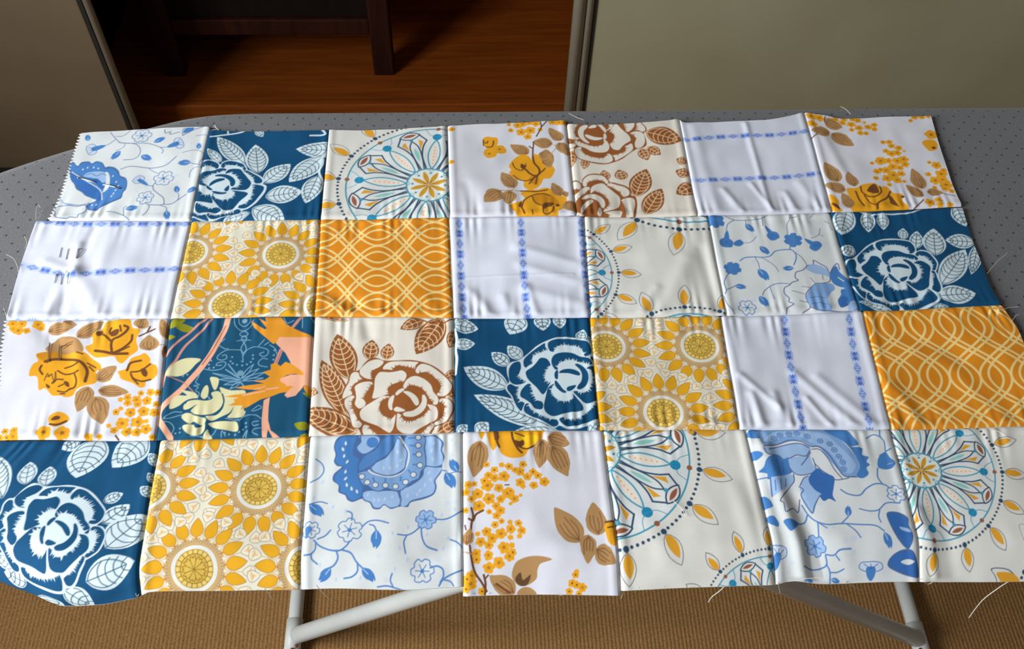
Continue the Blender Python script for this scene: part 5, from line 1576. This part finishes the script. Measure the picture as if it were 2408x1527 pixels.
# folds pressed or dragged into single patches: (x0, y0, x1, y1, half-width, height) in mm
FOLDS = {(0, 5): [(66, 2, 70, 128, 3.2, 1.5), (58, 90, 72, 128, 3, 1.2), (30, 98, 42, 128, 4, 1.6), (88, 104, 94, 128, 4, 1.5), (104, 92, 118, 128, 5, 1.3), (14, 5, 18, 120, 6, 1.0)],
         (1, 3): [(10, 70, 105, 68, 1.2, .5), (58, 38, 108, 56, 5, 1.3), (60, 58, 108, 76, 5, 1.4), (62, 84, 108, 100, 6, 1.6), (16, 86, 34, 112, 5, 1.7), (64, 80, 72, 112, 4, 1.5), (44, 92, 52, 112, 5, 1.4)],
         (2, 5): [(8, 62, 34, 92, 3.5, 1.6), (14, 80, 20, 112, 4, 2.0), (32, 80, 40, 112, 4, 1.6), (52, 60, 92, 110, 4.5, 1.8), (70, 64, 106, 108, 5, 1.6), (58, 84, 74, 112, 3, 1.4)],
         (1, 0): [(44, 30, 48, 62, 5, 2.0), (20, 48, 46, 60, 5, 1.4), (46, 60, 30, 104, 6, 1.8), (50, 62, 74, 104, 8, 2.2), (70, 10, 66, 60, 6, 1.0), (52, 10, 48, 40, 4, -1.4), (40, 62, 42, 100, 4, -1.6)],
         (3, 5): [(10, 16, 22, 120, 6, 3.4), (24, 60, 34, 120, 7, -2.6), (52, 90, 58, 120, 8, 1.0)],
         (3, 6): [(6, 70, 12, 120, 4, 1.6), (20, 60, 26, 120, 7, -1.2)],
         (1, 4): [(60, 108, 88, 52, 8, 1.5), (44, 108, 58, 84, 5, 1.2), (102, 40, 108, 108, 5, -1.0)],
         (1, 2): [(12, 96, 34, 110, 5, 1.5), (44, 98, 58, 111, 5, 1.2), (0, 78, 34, 96, 7, -1.3), (92, 90, 104, 110, 6, 1.0), (68, 6, 76, 30, 8, -.9)],
         (2, 4): [(66, 100, 96, 112, 6, 1.6), (88, 104, 110, 112, 4, 1.2)],
         (2, 6): [(8, 78, 24, 116, 6, 1.8), (36, 30, 70, 50, 8, -1.0), (60, 60, 84, 110, 7, 1.0)],
         (0, 6): [(12, 30, 22, 80, 6, 1.2)], (0, 3): [(16, 84, 26, 122, 6, -1.2), (52, 100, 62, 122, 5, -.9)],
         (2, 0): [(30, 10, 50, 34, 8, -1.8), (56, 22, 62, 60, 5, 1.4), (70, 40, 84, 70, 6, -1.0)], (2, 2): [(40, 4, 44, 20, 5, -1.2), (84, 2, 90, 18, 5, -1.0)],
         (3, 0): [(70, 4, 74, 40, 6, -.8)], (3, 3): [(70, 84, 110, 96, 8, -1.2)], (3, 2): [(84, 100, 112, 86, 8, -1.4)], (3, 4): [(20, 70, 40, 112, 8, 1.0), (92, 50, 100, 116, 7, 1.0)]}
LIFT = .0028
def seam(d, sharp=1.0):
    """stitched seam: the two cloths dip to the stitch line and swell over the turned allowance"""
    return -.0013 * np.exp(-(d / .0011) ** 2) + .0005 * np.exp(-((d - .0045) / .003) ** 2)

def cloth_patch(r, c):
    E = [catmull(np.array(e) / 1000, 6) for e in EDGES[r, c]]
    img = paint(r, c); M, N = img.shape[:2]
    u, v = np.linspace(0, 1, N), np.linspace(0, 1, M)
    F = patch_flat(E, u, v); x, y = F[..., 0], F[..., 1]
    if (r, c) in ((0, 0), (2, 0)):                                    # pinked edge
        k = v * 28; tri = np.abs(k % 1 - .5) * 2 - .5; tri[[0, -1]] = 0
        F[..., 0] += tri[:, None] * .0036 * np.exp(-u * SIZES[r, c][0] / 1.6)[None]
    X, Y, Z = fold(x, y)
    W, H = SIZES[r, c]; U, V = np.meshgrid(u * W, v * H)
    z = relief(x, y)
    dl, dr_, dt, db = U / 1000, (W - U) / 1000, V / 1000, (H - V) / 1000
    dm = np.minimum(np.minimum(dl, dr_), np.minimum(dt, db)); wn = np.clip(dm / .004, 0, 1)
    for (x0, y0, x1, y1, w, h) in FOLDS.get((r, c), []):
        ex, ey = x1 - x0, y1 - y0; L2 = ex * ex + ey * ey; t = ((U - x0) * ex + (V - y0) * ey) / L2; tc = np.clip(t, 0, 1)
        d2 = (U - x0 - tc * ex) ** 2 + (V - y0 - tc * ey) ** 2
        z = z + h * .00064 * np.exp(-d2 / (w * w)) * wn
    k = 2 * math.pi
    for dd, s, on in ((dt, U, r > 0), (db, U, r < 3), (dl, V, 0), (dr_, V, 0)):               # puckers beside the stitching
        if not on: continue
        amp = .00019 * (1 + .8 * np.sin(s * .05 + r * 2.1 + c * 1.7)); q = dd / .007
        z = z + amp * q * np.exp(1 - q) * np.sin(s * .62 + 1.9 * np.sin(s * .17 + c) + r)
    if c > 0: z = z + seam(dl)
    if c < 6: z = z + seam(dr_)
    if r > 0: z = z + seam(dt)
    if r < 3: z = z + seam(db)
    z = np.maximum(z + LIFT, .0007)
    # relief acts along the folded cloth's normal
    P = np.stack([X, Y, Z], -1); gu = np.gradient(P, axis=1); gv = np.gradient(P, axis=0); n = np.cross(gv, gu); n /= np.linalg.norm(n, axis=-1, keepdims=True)
    n[n[..., 2] < 0] *= -1
    P = P + n * z[..., None]; P[..., 2] += ZB
    return P, img

def fabric_material():
    m = new_mat('printed_cotton', (220, 220, 220), .9)
    b = m.node_tree.nodes['Principled BSDF']; b.inputs['Specular IOR Level'].default_value = .25
    a = nd(m, 'ShaderNodeVertexColor', layer_name='print'); tc = nd(m, 'ShaderNodeTexCoord')
    n = nd(m, 'ShaderNodeTexNoise'); n.inputs['Scale'].default_value = 2200; n.inputs['Detail'].default_value = 2; lk(m, tc.outputs['Object'], n.inputs['Vector'])
    rm = nd(m, 'ShaderNodeMapRange'); lk(m, n.outputs['Fac'], rm.inputs['Value']); rm.inputs['To Min'].default_value = .86; rm.inputs['To Max'].default_value = 1.10
    mx = nd(m, 'ShaderNodeVectorMath', operation='SCALE'); lk(m, a.outputs['Color'], mx.inputs[0]); lk(m, rm.outputs['Result'], mx.inputs['Scale'])
    lk(m, mx.outputs['Vector'], b.inputs['Base Color'])
    bu = nd(m, 'ShaderNodeBump'); bu.inputs['Strength'].default_value = .14; bu.inputs['Distance'].default_value = .0003
    lk(m, n.outputs['Fac'], bu.inputs['Height']); lk(m, bu.outputs['Normal'], b.inputs['Normal'])
    return m
m_fabric = fabric_material()
m_thread = new_mat('cotton_thread', (214, 208, 196), .9)
m_dark = new_mat('dark_thread', (92, 88, 92), .9)
m_hem = new_mat('raw_hem', (222, 216, 204), .95)

PLABEL = {'A': 'white cotton patch with blue vine flowers', 'B': 'deep blue cotton patch with white peony and leaves', 'C': 'cream cotton patch with teal mandala and amber leaves',
          'D': 'white cotton patch with golden roses and tan leaves', 'E': 'cream cotton patch with brown peony and leaves', 'F': 'white cotton patch with woven blue flower stripes',
          'G': 'cream cotton patch with golden sunflower medallions', 'H': 'orange cotton patch with cream wave lattice', 'I': 'teal cotton patch with orange bird and cream flowers'}

def quilt():
    root = tag(empty('patchwork_quilt_top', (0, -.22, ZB)), 'patchwork of floral cotton squares spread over the ironing board', 'patchwork')
    o3 = np.array(root.location); tops = []
    for r in range(4):
        for c in range(7):
            P, img = cloth_patch(r, c); tops.append(P[::4, ::4].reshape(-1, 3)); P = P - o3
            me = grid_mesh('patch', P); M, N = img.shape[:2]
            at = me.color_attributes.new('print', 'FLOAT_COLOR', 'POINT')
            at.data.foreach_set('color', np.concatenate([img.reshape(-1, 3), np.ones((M * N, 1))], 1).astype(np.float32).ravel())
            o = link('patch', me, m_fabric, root, True); o['label'] = PLABEL[FAB[r][c]]
            # raw outer edges: a thin turned band gives the cloth its thickness
            for on, line in ((r == 0, P[0]), (r == 3, P[-1]), (c == 0, P[:, 0]), (c == 6, P[:, -1])):
                if not on: continue
                L = line[::2]; lo = L.copy(); lo[:, 2] -= .0007
                link('raw_edge', grid_mesh('raw_edge', np.stack([L, lo])), m_hem, o)
    top = np.vstack(tops)
    def on_cloth(p, lift):
        for q in p:
            d = np.hypot(top[:, 0] - q[0], top[:, 1] - q[1]); m = d < .0035
            if m.any(): q[2] = max(top[m, 2].max() + lift, q[2] if lift > .001 else -1)
        return p
    for w, pl in THREADS:
        p = np.array(pl) / 1000; p[:, 2] += ZB + .003
        q = [tuple(t) for t in catmull(p, 5)]
        tube('loose_thread', q, w / 1000 / 2, m_thread, root, 6)
    for pl in STITCHES:
        p = catmull(np.array(pl) / 1000, 3); p[:, 2] += ZB; on_cloth(p, .0003)
        tube('stitch', [tuple(t) for t in p], .00022, m_dark, root, 6)
    return on_cloth
on_cloth = quilt()

def pin():
    a, b = [np.array(p) / 1000 for p in PIN]
    pts = np.vstack([a[0] + (b[-1] - a[0]) * t for t in np.linspace(0, 1, 9)]); pts[:, 2] += ZB; on_cloth(pts, .0006)
    pts[:, 2] = np.max(pts[:, 2]) - .0002; pts[4, 2] -= .0035; pts[[3, 5], 2] -= .0004
    o = pts[0]; root = tag(empty('sewing_pin', tuple(o)), 'silver sewing pin stuck through the blue flower of the corner patch', 'pin')
    m = new_mat('pin_steel', (225, 220, 210), .22, 1.0)
    tube('shaft', [tuple(t) for t in pts], .0007, m, root, 10)
    tube('pin_head', [tuple(pts[0] + np.array([-.0015, .0004, 0])), tuple(pts[0])], [.0011, .0009], m, root, 10)
pin()
